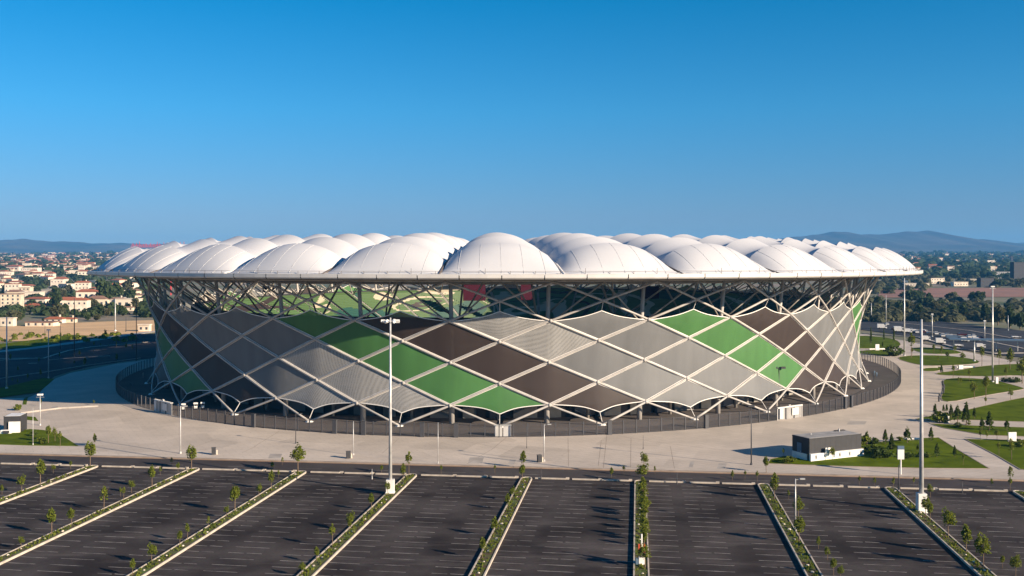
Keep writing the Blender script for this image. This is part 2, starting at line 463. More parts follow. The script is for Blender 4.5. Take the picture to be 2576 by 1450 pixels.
for nm, pp, w, m in (('pavement', [(-900, 330), (0, 225), (340, 190), (900, 115), (1240, 62), (1490, 30), (1900, 0)], 6.0, 'path'),
                     ('kerb', [(-200, 300), (240, 292), (430, 292), (680, 215), (900, 180), (1480, 130)], .8, 'kerb'),
                     ('kerb', [(-300, 330), (130, 305), (370, 290)], .8, 'kerb'),
                     ('kerb', [(-300, 530), (0, 492), (480, 425), (800, 372), (1100, 330), (1390, 290)], .6, 'kerb'),
                     ('kerb', [(280, 344), (370, 340)], .5, 'kerb'), ('kerb', [(480, 310), (700, 290), (1090, 268)], .5, 'kerb')):
    struct(ribbon(nm, [gz(*A5, *p) for p in pp], w, 0, .16, M[m]))
# highway on the right
R4 = (2100, 600)
hw = [gz(*R4, 100, 930), gz(*R4, 960, 950), gz(*R4, 1350, 975), gz(*R4, 1830, 1030), gz(*R4, 2540, 1110), gz(*R4, 3600, 1240), gz(*R4, 3600, 1600), gz(*R4, 2900, 1440), gz(*R4, 2540, 1372), gz(*R4, 2250, 1345), gz(*R4, 1980, 1300), gz(*R4, 1700, 1230), gz(*R4, 1400, 1160), gz(*R4, 950, 1100), gz(*R4, 100, 1050)]
struct(flat('highway', hw, .17, M['highway']))
for pp, w, m, nm in (([(960, 1000), (1500, 1052), (2000, 1110), (2540, 1205), (3000, 1290)], 1.6, 'kerb_grey', 'highway_median'),
                 ([(1300, 1075), (1600, 1120), (1850, 1150), (2150, 1210), (2540, 1290)], 1.2, 'kerb', 'kerb'),
                 ([(940, 1135), (1500, 1175), (1900, 1290), (2250, 1335), (2700, 1330)], 1.5, 'path', 'pavement')):
    struct(ribbon(nm, [gz(*R4, *p) for p in pp], w, .14, .4, M[m]))
mk = MB()
for k in range(60):
    for (a, b, off) in (((960, 975), (2540, 1160), 0), ((960, 1030), (2540, 1250), 0), ((1500, 1090), (2540, 1330), 0)):
        t0 = k / 60; t1 = t0 + .007
        p = [gz(*R4, a[0] + (b[0]-a[0]) * t, a[1] + (b[1]-a[1]) * t) for t in (t0, t1)]
        nn = (p[1] - p[0]).normalized(); nn = Vector((-nn.y, nn.x, 0)) * .12
        mk.quad(*(Vector((q.x, q.y, .18)) for q in (p[0]-nn, p[1]-nn, p[1]+nn, p[0]+nn)))
struct(mk.build('lane_markings', M['paint']))

for R_, pp in (((1400, 900), [(940, 1060), (905, 1385)]), ((1400, 900), [(885, 1110), (855, 1365)]), ((700, 900), [(2480, 1085), (2340, 1200), (2090, 1345)]), ((700, 900), [(230, 1020), (-20, 1175)]), ((700, 900), [(1870, 1085), (2240, 1150), (2560, 1225)]), ((1400, 900), [(0, 1215), (250, 1260)]),
               ((1400, 900), [(1570, 1170), (1610, 1390)]), ((1400, 900), [(1180, 1090), (1175, 1380)]), ((1400, 900), [(555, 1085), (560, 1370)]), ((0, 900), [(1040, 700), (1270, 800), (1640, 870)]), ((0, 900), [(1900, 1190), (2160, 1090)]), ((0, 900), [(2400, 1235), (2538, 1170)]), ((700, 900), [(1250, 1240), (1420, 1090)]),
               ((1400, 900), [(1100, 1075), (1400, 1125), (2300, 1230)]), ((2100, 900), [(650, 880), (1150, 910), (1620, 950)]), ((2100, 900), [(700, 700), (1500, 760)]), ((2100, 900), [(1250, 990), (1390, 1030)]), ((700, 900), [(150, 1090), (390, 1130)])):
    struct(ribbon('expansion_joint', [gz(*R_, *p) for p in pp], .1, .139, .1445, M['kerb_grey']))
for R_, a, b in (((1400, 900), (1750, 1320), (1790, 1380)), ((1400, 900), (2030, 1340), (2110, 1395)), ((700, 900), (2100, 1280), (2240, 1340)), ((0, 900), (500, 770), (560, 800)), ((2100, 900), (780, 920), (960, 955)), ((700, 900), (120, 1245), (240, 1290)), ((700, 900), (2500, 1300), (2560, 1350))):
    P4 = [gz(*R_, a[0], b[1]), gz(*R_, b[0], b[1]), gz(*R_, b[0] + 20, a[1]), gz(*R_, a[0] + 20, a[1])]
    struct(flat('patched_slab', P4, .1442, M['path']))

# lawns and the park on the right
R8 = (2100, 900)
LAWNS = [
 ('long lawn behind the charcoal kiosk', [(20, 1300), (165, 1270), (420, 1310), (870, 1200), (900, 1150), (1260, 1115), (1500, 1092), (1690, 1085), (1870, 1200), (2195, 1395), (1500, 1390), (700, 1370), (0, 1345)], 0),
 ('lawn at the right edge by the road', [(1950, 1100), (2540, 1110), (3000, 1130), (3200, 1460), (2500, 1402), (2260, 1260)], 0),
 ('narrow wedge lawn between two paths', [(1600, 945), (2000, 965), (2540, 985), (2900, 990), (2900, 1080), (2540, 1075), (2150, 1060), (1740, 990)], 0),
 ('wide lawn with a row of cypresses', [(1430, 905), (1600, 870), (1800, 850), (2050, 790), (2540, 680), (2900, 640), (2900, 935), (2540, 930), (1900, 905), (1620, 925)], 1),
 ('kidney lawn above the diagonal path', [(1720, 487), (2200, 500), (2540, 590), (2540, 605), (2150, 665), (1690, 755), (1745, 600)], 1),
 ('lawn with dark stones', [(1640, 443), (1860, 420), (2120, 370), (2540, 345), (3000, 380), (3000, 540), (2540, 460), (2200, 478), (1720, 465)], 1),
 ('rounded lawn beside the tall light mast', [(1240, 285), (1500, 262), (1900, 275), (2190, 345), (1650, 375), (1450, 355)], 1),
 ('far lawn beside the stadium', [(800, 60), (1250, 90), (1350, 180), (1100, 200), (800, 195)], 1),
 ('thin lawn beside the far fence', [(800, 225), (1250, 205), (1250, 262), (1200, 283), (940, 250)], 1),
 ('small lawn patch by the plaza', [(1520, 398), (1740, 375), (1700, 425), (1540, 425)], 1),
 ('far thin lawn near the coaches', [(1400, 180), (1800, 200), (1980, 255), (1500, 250)], 1),
]
for lab, pts, sm in LAWNS:
    P = [gz(*R8, *p) for p in pts]
    P = [(p.x, p.y) for p in P]
    if sm: P = chaikin([Vector(p) for p in P], 2)
    struct(slab('lawn', [(p[0], p[1]) for p in P], .1, .20, M['lawn']))
    n = len(P)
    struct(ribbon('lawn_edging', [P[k % n] for k in range(n + 1)], .22, .1, .23, M['kerb_grey']))
for pts, z in (([(-900, 1100), (0, 1040), (300, 1000), (430, 1010), (590, 1050), (775, 1168), (300, 1163), (0, 1153), (-900, 1120)], .2), ([(-900, 660), (0, 590), (430, 490), (540, 500), (460, 570), (380, 630), (290, 642), (0, 682), (-900, 760)], .2), ([(230, 870), (350, 880), (380, 920), (240, 905)], .2), ([(235, 700), (275, 680), (262, 755), (225, 755)], .2)):
    struct(slab('lawn', [tuple(gz(*A5, *p))[:2] for p in pts], .1, z, M['lawn']))
struct(slab('lawn', [tuple(gz(*A5, *p))[:2] for p in [(-300, 225), (0, 195), (330, 190), (700, 105), (900, 70), (700, 60), (330, 110), (0, 150), (-300, 170)]], .03, .12, M['lawn']))

# ------------------------------------------------------------------ setting: mountains
def ridge(name, prof, Y0, depth, seed):
    r = random.Random(seed); us = [p[0] for p in prof]; vs = [p[1] for p in prof]
    N = 160; rows = []
    ph = [(r.uniform(0, 6), r.uniform(.6, 3.5), r.uniform(0, 6)) for _ in range(14)]
    for j in range(15):
        t = j / 10; yy = Y0 - depth * (1 - t) if t <= 1 else Y0 + depth * (t - 1)
        row = []
        for k in range(N + 1):
            u = us[0] + (us[-1] - us[0]) * k / N
            v = float(np.interp(u, us, vs)); top = H + (VH - v) * Y0 / F
            top += 4 * math.sin(u * .05 + seed) + 2.5 * math.sin(u * .13)
            x = (u - CX) / F * Y0
            s = (1 - abs(1 - t)) if t > 1 else t
            g = sum(math.sin(x / 1000 * a * 5 + p + yy / 700 * b / 3) for p, a, b in ph) / 14
            rows_h = 70 + (top - 70) * max(0, s) ** 1.15 + 60 * g * s * (1 - s) * 4 * .5
            row.append((x, yy, rows_h if t < 1.25 else 60))
        rows.append(row)
    mb = MB(); mb.grid(rows)
    return struct(mb.build(name, M['mount'], smooth=True))
ridge('mountain', [(1500, 640), (1800, 618), (1995, 597.7), (2050, 590), (2094, 584.5), (2130, 584.5), (2165, 588.8), (2231, 591), (2274, 582.4), (2338, 581), (2376, 590), (2414, 597.7), (2477, 604), (2541, 614), (2576, 618.5), (2750, 632), (3000, 640)], 9000, 2200, 3)
ridge('mountain', [(2300, 640), (2480, 622), (2541, 613), (2620, 606), (2800, 604), (3100, 620)], 11400, 900, 8)
ridge('mountain', [(-600, 622), (-300, 610), (0, 604), (58, 602.5), (110, 605.8), (228, 611.6), (355, 613.5), (600, 618), (1000, 628)], 9200, 2200, 5)

# ------------------------------------------------------------------ THE STADIUM
st = thing('stadium', 'oval stadium with diamond lattice facade of grey, green and brown panels and puffed white roof', 'stadium', (Qx0, Qy0, 0))
def SP(name, mb, m, parent=None, smooth=False, label=None):
    me = mb.mesh(name, m, smooth)
    o = link(name, me, parent or st)
    if parent is None: o.matrix_parent_inverse = Matrix.Translation((-Qx0, -Qy0, 0))
    if label: o['label'] = label
    return o
NB = 36
I0 = -18
# lattice members, each one running from the ground to the roof edge
for i in range(NB):
    for sgn in (1, -1):
        pts = []
        for j in range(8):
            a = node(i + sgn * j * .5, j)
            pts.append(a)
            if j < 7:
                for q in (.33, .67):
                    ii = i + sgn * (j + q) * .5
                    pts.append(curve(ii, ROFF[j] * (1-q) + ROFF[j+1] * q, RZ[j] * (1-q) + RZ[j+1] * q))
        off = .0 if sgn > 0 else .12
        mb = MB(); mb.tube(pts, .27 if sgn > 0 else .25, 8)
        if sgn > 0:
            for j in range(1, 7):
                c = node(i + j * .5, j)
                o_ = (c - Vector((Qx0, Qy0, c.z))).normalized()
                mb.tube([c - o_ * .3, c + o_ * .34], .42, 8)
        SP('lattice_beam', mb, M['steel'], smooth=True)
    # foot block under each tip
    c = curve(i, 0, 0); mb = MB(); mb.tube([c + Vector((0, 0, .12)), c + Vector((0, 0, .5))], [1.0, .7], 8)
    SP('foot_block', mb, M['white'])

SPEC = {(0, 5): 'perf', (.5, 4): 'perf', (-2, 3): 'perf', (-1.5, 2): 'perf', (-1, 1): 'perf', (-2, 1): 'perf', (4, 1): 'brown', (-5, 1): 'brown'}
def colour(i, j):
    if (i, j) in SPEC: return SPEC[(i, j)]
    k = round(i + j / 2 - .5) % 4
    return {0: 'green', 1: 'brown', 2: 'grey', 3: 'grey'}[k]
PL = {'green': 'green mesh fabric panel', 'brown': 'dark brown mesh fabric panel', 'grey': 'grey mesh fabric panel', 'perf': 'pale grey perforated fabric panel'}
for j in (1, 2, 3, 4, 5):
    for k in range(NB):
        i = (k if j % 2 else k + .5)
        if i > 18: i -= 36
        L_, R_, T_, B_ = node(i-.5, j), node(i+.5, j), node(i, j+1), node(i, j-1)
        mid = node(i, j) if False else (L_ + R_) / 2
        top = j == 5; bot = j == 1
        Tt = mid.lerp(T_, .52) if top else T_
        Bb = mid.lerp(B_, .44) if bot else B_
        C_ = (L_ + R_ + Tt + Bb) / 4
        outw = (C_ - Vector((Qx0, Qy0, C_.z))).normalized()
        n = 8; P = []
        for a in range(n + 1):
            row = []
            for b in range(n + 1):
                ua, vb = a / n, b / n
                e = .034
                uu, vv = e + (1-2*e) * ua, e + (1-2*e) * vb
                p = Bb * (1-uu) * (1-vv) + R_ * uu * (1-vv) + Tt * uu * vv + L_ * (1-uu) * vv
                if top: p = p + (C_ - p) * .16 * (4*vb*(1-vb) * ua**2 + 4*ua*(1-ua) * vb**2) * (1 - .0)
                if bot: p = p + (C_ - p) * .22 * (4*vb*(1-vb) * (1-ua)**2 + 4*ua*(1-ua) * (1-vb)**2)
                # follow the facade's curve, then the pinch of a tensioned sheet
                w = 16 * ua * (1-ua) * vb * (1-vb)
                p = p + outw * (.45 * (1 - abs(ua - vb)) * w ** .5 - .1)
                row.append(p)
            P.append(row)
        mb = MB(); mb.grid(P)
        col = colour(i, j)
        pan = SP('facade_panel', mb, M['p_' + col], smooth=True, label=PL[col])
        # white edge rope
        edge = [P[0][b] for b in range(n+1)] + [P[a][n] for a in range(1, n+1)] + [P[n][b] for b in range(n-1, -1, -1)] + [P[a][0] for a in range(n-1, -1, -1)]
        eb = MB(); eb.tube([q + outw * .06 for q in edge], .075 if not (top or bot) else .12, 4, cap=False)
        SP('edge_trim', eb, M['cable'], pan)
        if bot:
            rb = MB(); rb.tube([P[0][0], node(i, 0) + Vector((0, 0, .6))], .07, 4); SP('tie_rod', rb, M['cable'])
        if top:
            rb = MB(); rb.tube([P[n][n], T_], .07, 4); SP('tie_rod', rb, M['cable'])

# roof membranes
NODES_D = [0, 10, 20, 30, 41, 52, 62]
def zval(d): return 34.0 + (2.6 * d / 10 if d < 10 else 2.6 + 4.5 * ((d - 10) / 52))
def arch(d): return 4.4 * math.sin(math.pi / 2 * d / 10) ** .78 if d < 10 else 41.0 + crest_rise(d) - zval(d)
def crest_rise(d):
    x = (d - 10) / 32
    return 3.1 * (1 - (1 - x) ** 2) if x < 1 else 3.1 - .7 * (x - 1) / .625
seam_m = mat('seam_weld', (.52, .515, .51), .7)
roof_m = mat('roof_membrane', (.57, .57, .58), .55, noise=.08, col2=(.51, .512, .525), spec=.25)
_n = roof_m.node_tree.nodes; _l = roof_m.node_tree.links
_tl = _n.new('ShaderNodeBsdfTranslucent'); _tl.inputs[0].default_value = (.55, .54, .53, 1)
_mx = _n.new('ShaderNodeMixShader'); _mx.inputs[0].default_value = .05
_l.new(_n['Principled BSDF'].outputs[0], _mx.inputs[1]); _l.new(_tl.outputs[0], _mx.inputs[2]); _l.new(_mx.outputs[0], _n['Material Output'].inputs['Surface'])
for i in range(NB):
    for k in range(6):
        d0, d1 = NODES_D[k], NODES_D[k+1]
        P = []
        na = 9 if k == 0 else 7; ns = 16
        for a in range(na + 1):
            t = a / na; dd = d0 + (d1 - d0) * t
            row = []
            for b in range(ns + 1):
                s = -.5 + b / ns
                prof = (1 - (2*s)**2)
                prof = max(0, prof) ** (.66 if k else .8 - .14 * t)
                sag = (0 if k == 0 else -1.35 * math.sin(math.pi * t ** .7) * max(0, prof) ** .6)
                z = zval(dd) + arch(dd) * prof + sag
                row.append(curve(i + s * .985, 14.2 - dd, z))
            P.append(row)
        mb = MB(); mb.grid(P)
        SP('roof_membrane', mb, roof_m, smooth=True)
    for b in (-.36, -.18, 0, .18, .36):
        mb = MB(); pts = []
        for a in range(7):
            dd = .3 + 9.5 * a / 6; t = dd / 10; pr = (1 - (2*b)**2) ** (.8 - .14 * t)
            pts.append(curve(i + b * .985, 14.2 - dd, zval(dd) + arch(dd) * pr + .02))
        mb.tube(pts, .035, 4); SP('membrane_seam', mb, seam_m)
    # gutter along each valley
    mb = MB(); mb.tube([curve(i + .5, 14.2 - dd, zval(dd) + .15) for dd in (0, 4, 8, 12, 22, 32, 42, 52, 62)], .22, 5)
    SP('valley_gutter', mb, M['grating' if i % 3 else 'cable'])
# arch tubes are hidden in the fabric; the rim: fascia panels, grating, rail
for k in range(NB * 3):
    a0, a1 = k / 3 + .004, (k + 1) / 3 - .004
    mb = MB()
    seg = [a0 + (a1 - a0) * q / 3 for q in range(4)]
    prof = [(14.2, 33.15), (15.3, 33.2), (15.6, 33.5), (15.6, 34.25), (15.3, 34.3), (15.3, 34.0)]
    mb.grid([[curve(s, o, z) for (o, z) in prof] for s in seg])
    SP('fascia_panel', mb, M['fascia'])
mb = MB(); S = [k / 6 for k in range(NB * 6)]
mb.grid([[curve(s, o, z) for s in S] for (o, z) in ((13.9, 33.95), (15.3, 33.98))], closed=True)
SP('rim_grating', mb, M['grating'])
mb = MB(); mb.grid([[curve(s, o, z) for s in S] for (o, z) in ((14.0, 34.05), (13.2, 34.5), (12.9, 33.9))], closed=True)
SP('rim_upstand', mb, M['fascia'])
mb = MB(); mb.grid([[curve(s, o, z) for s in S] for (o, z) in ((15.35, 33.14), (12, 33.14), (8, 33.16), (3.0, 33.2), (2.2, 33.4))], closed=True)
SP('soffit', mb, M['soffit'], smooth=True)
mb = MB()
for k in range(NB * 5):
    s = k / 5 + .07
    mb.tube([curve(s, 14.0, 34.0), curve(s, 14.0, 34.0 + RND.choice((.9, .9, 1.5)))], .05, 4)
mb.tube([curve(s, 14.0, 34.85) for s in S + [S[0]]], .04, 4, cap=False)
SP('rim_railing', mb, M['grating'])
# outer ring tube and roof support structure
for (o, z, r) in ((3.2, 32.75, .33), (-6, 31.9, .3)):
    mb = MB(); mb.tube([curve(s, o, z) for s in S + [S[0]]], r, 6, cap=False); SP('ring_beam', mb, M['inner_steel'], smooth=True)
for i in range(NB):
    c = i + .5
    mb = MB(); mb.tube([curve(c, -5.2, .1), curve(c, -5.2, 12), curve(c, -4.2, 23), curve(c, -3.0, 32.4)], [.62, .55, .5, .42], 10)
    SP('column', mb, M['steel'], smooth=True)
    mb = MB()
    mb.tube([curve(c, -4.2, 22.5), curve(c - .5, 1.5, 32.4)], .2, 6)
    SP('roof_strut', mb, M['inner_steel'], smooth=True)
    mb = MB(); mb.tube([curve(c, -4.2, 22.5), curve(c + .5, 1.5, 32.4)], .2, 6)
    SP('roof_strut', mb, M['inner_steel'], smooth=True)
    mb = MB(); mb.tube([curve(c, -17, 22), curve(c - .35, -3, 32.6)], .22, 6); mb.tube([curve(c, -17, 22), curve(c + .35, -3, 32.6)], .22, 6)
    SP('raking_strut', mb, M['inner_steel'], smooth=True)
    mb = MB(); mb.tube([curve(c, -17, 22), curve(c, -30, 37.2)], .28, 6); mb.tube([curve(c, 3, 32.6), curve(c, -12, 35.4), curve(c, -30, 37.2), curve(c, -47.8, 38.4)], .25, 6)
    for dd in (10, 20, 30, 40, 50):
        mb.tube([curve(c, 3 - dd, 32.6 + dd * .18), curve(c, 7 - dd, 35.4 + dd * .13)], .14, 4)
    SP('roof_truss', mb, M['inner_steel'], smooth=True)
    # lower canopy column of the concourse
    mb = MB(); mb.tube([curve(i, -9.5, .1), curve(i, -9.5, 9)], .4, 8); SP('column', mb, M['inner_steel'], smooth=True)
# inner arches under the membranes
for i in range(NB):
    mb = MB()
    for dd in (10, 30, 52):
        mb.tube([curve(i + s * .98, 14.2 - dd, zval(dd) + arch(dd) * max(0, 1 - (2*s)**2) ** .66 - .3) for s in [q / 8 - .5 for q in range(9)]], .16, 4)
    SP('roof_arch', mb, M['inner_steel'])
# stands: terraces by section
for i in range(NB):
    P = []
    seg = [i - .47, i - .235, i, i + .235, i + .47]
    prof = [(-15.0, 23.2)]
    nrow = 22
    for r in range(nrow):
        o = -16 - r * 1.15; z = 22.4 - r * .62
        prof += [(o, z + .0), (o - 1.15, z)]
        prof += [(o - 1.15, z - .62)]
    mb = MB(); mb.grid([[curve(s, o, z) for s in seg] for (o, z) in prof])
    SP('seating_block', mb, M['seats'])
    mb = MB(); mb.grid([[curve(s, o, z) for s in (i + .47, i + .53)] for (o, z) in [(-15, 23.0)] + [(-16.2 - r * 1.15, 22.5 - r * .62) for r in range(nrow + 1)]])
    SP('aisle', mb, M['conc'])
    prof = []
    for r in range(16):
        o = -44 - r * .9; z = 8.0 - r * .42
        prof += [(o, z), (o - .9, z)]
    mb = MB(); mb.grid([[curve(s, o, z) for s in seg] for (o, z) in prof]); SP('seating_block', mb, M['seats'])
mb = MB(); mb.grid([[curve(s, o, z) for s in S] for (o, z) in ((-41.4, 8.7), (-42.5, 10.2), (-42.8, 10.2), (-43.2, 8.0), (-44, 8.0))], closed=True); SP('tier_parapet', mb, M['conc'])
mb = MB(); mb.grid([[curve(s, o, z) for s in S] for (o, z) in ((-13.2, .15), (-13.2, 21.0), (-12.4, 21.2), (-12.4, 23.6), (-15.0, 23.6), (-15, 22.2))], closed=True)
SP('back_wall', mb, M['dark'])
mb = MB(); mb.grid([[curve(s, o, z) for s in S] for (o, z) in ((-3.4, 8.2), (-13.1, 8.4), (-13.1, 9.0), (-3.4, 8.9), (-3.4, 8.2))], closed=True)
SP('concourse_deck', mb, M['conc'])
struct(flat('pitch', [curve(k / 2, -56, 0) for k in range(72)], .2, M['pitch']))
# door bays of glass, pale mesh and concrete in the back wall
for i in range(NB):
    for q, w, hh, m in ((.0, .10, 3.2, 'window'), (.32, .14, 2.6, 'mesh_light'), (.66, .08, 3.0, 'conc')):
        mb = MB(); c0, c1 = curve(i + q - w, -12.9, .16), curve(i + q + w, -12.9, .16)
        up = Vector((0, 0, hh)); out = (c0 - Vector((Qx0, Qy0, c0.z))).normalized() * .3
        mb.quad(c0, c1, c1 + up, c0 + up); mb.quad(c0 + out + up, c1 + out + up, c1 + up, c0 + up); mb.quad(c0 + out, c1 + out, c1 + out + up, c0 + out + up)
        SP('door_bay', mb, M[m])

# red banners hanging on the far side
def far_box(name, u0, u1, v0, v1, Y, dep, m, label, cat, grp=None):
    x0, x1 = (u0 - CX) / F * Y, (u1 - CX) / F * Y; z1, z0 = H - (v0 - VH) * Y / F, H - (v1 - VH) * Y / F
    t = thing(name, label, cat, ((x0+x1)/2, Y, z0), 0, grp)
    mb = MB(); w = (x1 - x0) / 2
    mb.box(-w, w, 0, dep, 0, z1 - z0); mb.build('panel', m, t)
    mb = MB(); mb.box(-w - .1, w + .1, -.05, dep + .05, z1 - z0, z1 - z0 + .3); mb.build('frame', M['dark'], t)
    mb = MB()
    for sx in (-1, 1): mb.tube([(sx * w * .8, dep / 2, z1 - z0 + .3), (sx * w * .8, dep / 2, 43.3 - z0)], .12, 4)
    mb.build('hanger', M['dark'], t)
    return t
far_box('hanging_screen', 1165, 1221, 712, 757, 446, 1.2, M['red'], 'large dark red hanging screen inside the stadium, left of centre', 'screen', 'red hanging screens')
far_box('hanging_screen', 1310, 1341, 712, 755, 446, 1.2, M['red'], 'narrow red hanging screen inside the stadium, near the middle', 'screen', 'red hanging screens')
far_box('hanging_screen', 1612, 1658, 722, 752, 436, 1.2, M['red'], 'shaded dark red hanging screen inside the stadium, right of centre', 'screen', 'red hanging screens')
far_box('hanging_screen', 661, 699, 722, 745, 425, 1.2, M['red'], 'dark red hanging screen behind the left upper lattice', 'screen', 'red hanging screens')

# ------------------------------------------------------------------ fence round the concourse
fe = thing('perimeter_fence', 'tall grey mesh fence with dark posts ringing the stadium concourse', 'fence', (Qx0, Qy0, 0))
NP = 296
fp = []
tt = np.linspace(0, 2 * np.pi, 4001); ds = np.hypot((Qa+10.33) * np.sin(tt), (Qb+10.33) * np.cos(tt)); Lc = np.concatenate([[0], np.cumsum(ds[:-1])]); Lc /= Lc[-1]
angs = [float(np.interp(k / NP, Lc, tt)) for k in range(NP + 1)]
post_me = MB(); post_me.box(-.1, .1, -.1, .1, .1, 3.1); post_me = post_me.mesh('post', M['darkpole'])
gates = ((388, 445), (1950, 2020))
def pix(p): return CX + F * p.x / p.y
for k in range(NP):
    a, b = fence_pt(angs[k]), fence_pt(angs[k+1])
    o = link('post', post_me, fe, (a.x - Qx0, a.y - Qy0, 0)); o.rotation_euler = (0, 0, math.atan2((b-a).y, (b-a).x))
    um = pix((a + b) / 2)
    if a.y < 300 and any(g0 < um < g1 for g0, g1 in gates): continue
    mb = MB(); t = (b - a).normalized(); nn = Vector((-t.y, t.x, 0)) * .02
    a2, b2 = a + t * .08 - Vector((Qx0, Qy0, 0)), b - t * .08 - Vector((Qx0, Qy0, 0))
    for z0, z1 in ((.3, 2.9),):
        mb.quad(a2 + Vector((0, 0, z0)), b2 + Vector((0, 0, z0)), b2 + Vector((0, 0, z1)), a2 + Vector((0, 0, z1)))
    mb.tube([a2 + Vector((0, 0, 2.92)), b2 + Vector((0, 0, 2.92))], .035, 4, mi=1)
    mb.tube([a2 + Vector((0, 0, .28)), b2 + Vector((0, 0, .28))], .035, 4, mi=1)
    mb.build('mesh_panel', [M['glass'], M['darkpole']], fe)

def gate(u0, u1, label):
    ks = [k for k in range(NP) if fence_pt(angs[k]).y < 300 and u0 <= pix(fence_pt(angs[k])) <= u1]
    a, b = fence_pt(angs[min(ks)]), fence_pt(angs[max(ks)])
    ang = math.atan2((b-a).y, (b-a).x); L = (b-a).length
    t = thing('turnstile_gate', label, 'gate', (a.x, a.y, .14), ang, 'white gates in the concourse fence')
    n = int(L / .42)
    for k in range(n + 1):
        mb = MB(); x = L * k / n
        mb.box(x - .09, x + .09, -.12, .12, 0, 3.0 if k not in (n // 2, n // 2 + 1) else 3.3)
        mb.build('bar', M['fascia'], t)
    mb = MB(); mb.box(0, L, -.3, .3, 2.75, 2.95); mb.build('top_rail', M['white'], t)
    mb = MB(); mb.box(L * .55, L * .8, -.45, -.32, .8, 2.5); mb.box(L * .05, L * .18, -.45, -.32, .3, 2.7); mb.build('sign_board', M['fascia'], t)
    return t
gate(388, 445, 'white turnstile gate at the left end of the lit fence')
gate(1950, 2020, 'white slatted turnstile gate near the right lower corner of the stadium')
for u in (640, 845, 915, 1060, 1150, 1532, 1775, 2126, 2140):
    best = min((abs(pix(fence_pt(x, 10.5)) - u), x) for x in [q * .004 for q in range(1571)] if fence_pt(x).y < 330)[1]
    p = fence_pt(best, 10.6); q = fence_pt(best + .002, 10.6)
    t = thing('fence_cabinet', {640: 'dark cabinet in the fence below the leftmost lit lattice foot', 845: 'dark cabinet on the fence left of the central light mast', 915: 'dark cabinet just left of the central light mast',
        1060: 'dark cabinet on the fence right of the central light mast', 1150: 'dark fence cabinet left of the white central kiosk', 1532: 'dark cabinet on the fence right of the white central kiosk',
        1775: 'dark fence cabinet in the right half of the front fence', 2126: 'dark gate pillar right of the white slatted turnstile, nearer', 2140: 'dark gate pillar farther right beside the slatted turnstile'}[u], 'cabinet', (p.x, p.y, .14), math.atan2((q-p).y, (q-p).x), 'dark cabinets on the fence')
    mb = MB(); mb.box(-.45, .45, -.25, .25, 0, 2.9); mb.build('body', M['darkpole'], t)
    mb = MB(); mb.box(-.52, .52, -.3, .3, 2.9, 3.02); mb.build('cap', M['darkpole'], t)
# small white kiosk at the centre
p = fence_pt(min((abs(pix(fence_pt(x)) - 1264), x) for x in [q * .004 for q in range(1571)] if fence_pt(x).y < 330)[1], 9.2)
t = thing('ticket_box', 'small white double ticket box at the centre foot of the facade', 'kiosk', (p.x, p.y, .16))
for x0, x1 in ((-1.7, -.1), (.1, 1.7)):
    mb = MB(); mb.box(x0, x1, -.5, .8, 0, 2.2); mb.build('booth', M['white'], t)
mb = MB(); mb.box(-1.8, 1.8, -.6, .9, 2.2, 2.3); mb.build('roof', M['white'], t)
# kit inside the concourse: white carts and boards on the left
for (px, py, lab) in ((1940, 800, 'white cart with a rounded top, left of three on the shaded concourse'), (2010, 795, 'white cart with a rounded top, middle of three on the shaded concourse'), (1820, 810, 'white bench frame on the shaded concourse behind the fence')):
    p = gz(*A5, px, py, .16)
    t = thing('service_cart', lab, 'cart', p, .2, 'white carts inside the fence'); t.scale = (.55, .55, .7)
    mb = MB(); mb.box(-.7, .7, -.4, .4, .5, 1.3); mb.build('body', M['white'], t)
    mb = MB(); mb.tube([(-.9, 0, 2.2), (.9, 0, 2.2)], .35, 8); mb.build('canopy', M['white'], t)
    for sx in (-.6, .6):
        mb = MB(); mb.tube([(sx, 0, 1.3), (sx, 0, 2.1)], .05, 5); mb.build('leg', M['pole'], t)
        mb = MB(); mb.tube([(sx, -.42, .25), (sx, .42, .25)], .25, 8); mb.build('wheel', M['tyre'], t)

# ------------------------------------------------------------------ parking lot: planted strips, kerbs, bays
SI = [-114.8, -95.3, -75.7, -56.6, -37.0, -17.3, 2.6, 21.7, 41.8, 61.9, 81.6, 101]
for k, s in enumerate(SI):
    w = .95
    head = [(s - w, -1.0), (s - w * .8, -.45), (s - w * .3, -.12), (s + w * .4, -.05), (s + w * .85, -.4), (s + w, -1.0)]
    outl = [(s - w, -96)] + head + [(s + w, -96)]
    ctr = lambda q, d: (s + (q[0] - s) * (1 - d / w), q[1] - (d if q[1] > -2 else 0))
    inn = [ctr(q, .18) for q in outl]
    mb = MB()
    n = len(outl)
    for q in range(n - 1):
        a, b, c, d2 = outl[q], outl[q+1], inn[q+1], inn[q]
        mb.quad(lot(*a, .28), lot(*b, .28), lot(*c, .28), lot(*d2, .28))
        mb.quad(lot(*a, 0), lot(*b, 0), lot(*b, .28), lot(*a, .28))
        mb.quad(lot(*d2, .28), lot(*c, .28), lot(*c, .15), lot(*d2, .15))
    struct(mb.build('kerb', M['kerb']))
    struct(flat('planted_strip', [lot(*q) for q in inn], .2, M['strip']))
# kerb stones between lot and access road
for k in range(len(SI) - 1):
    s0, s1 = SI[k] + 1.4, SI[k+1] - 1.2
    L = s1 - s0
    for a, b in ((0, .33), (.37, .64), (.68, .95)):
        a += RND.uniform(-.01, .02); b += RND.uniform(-.02, .02)
        mb = MB(); mb.box(s0 + a * L, s0 + b * L, -.35, 0, 0, .22, LM)
        mb.box(s0 + b * L - .02, s0 + b * L + .55, -.2, .25, 0, .3, LM)
        struct(mb.build('kerb', M['kerb']))
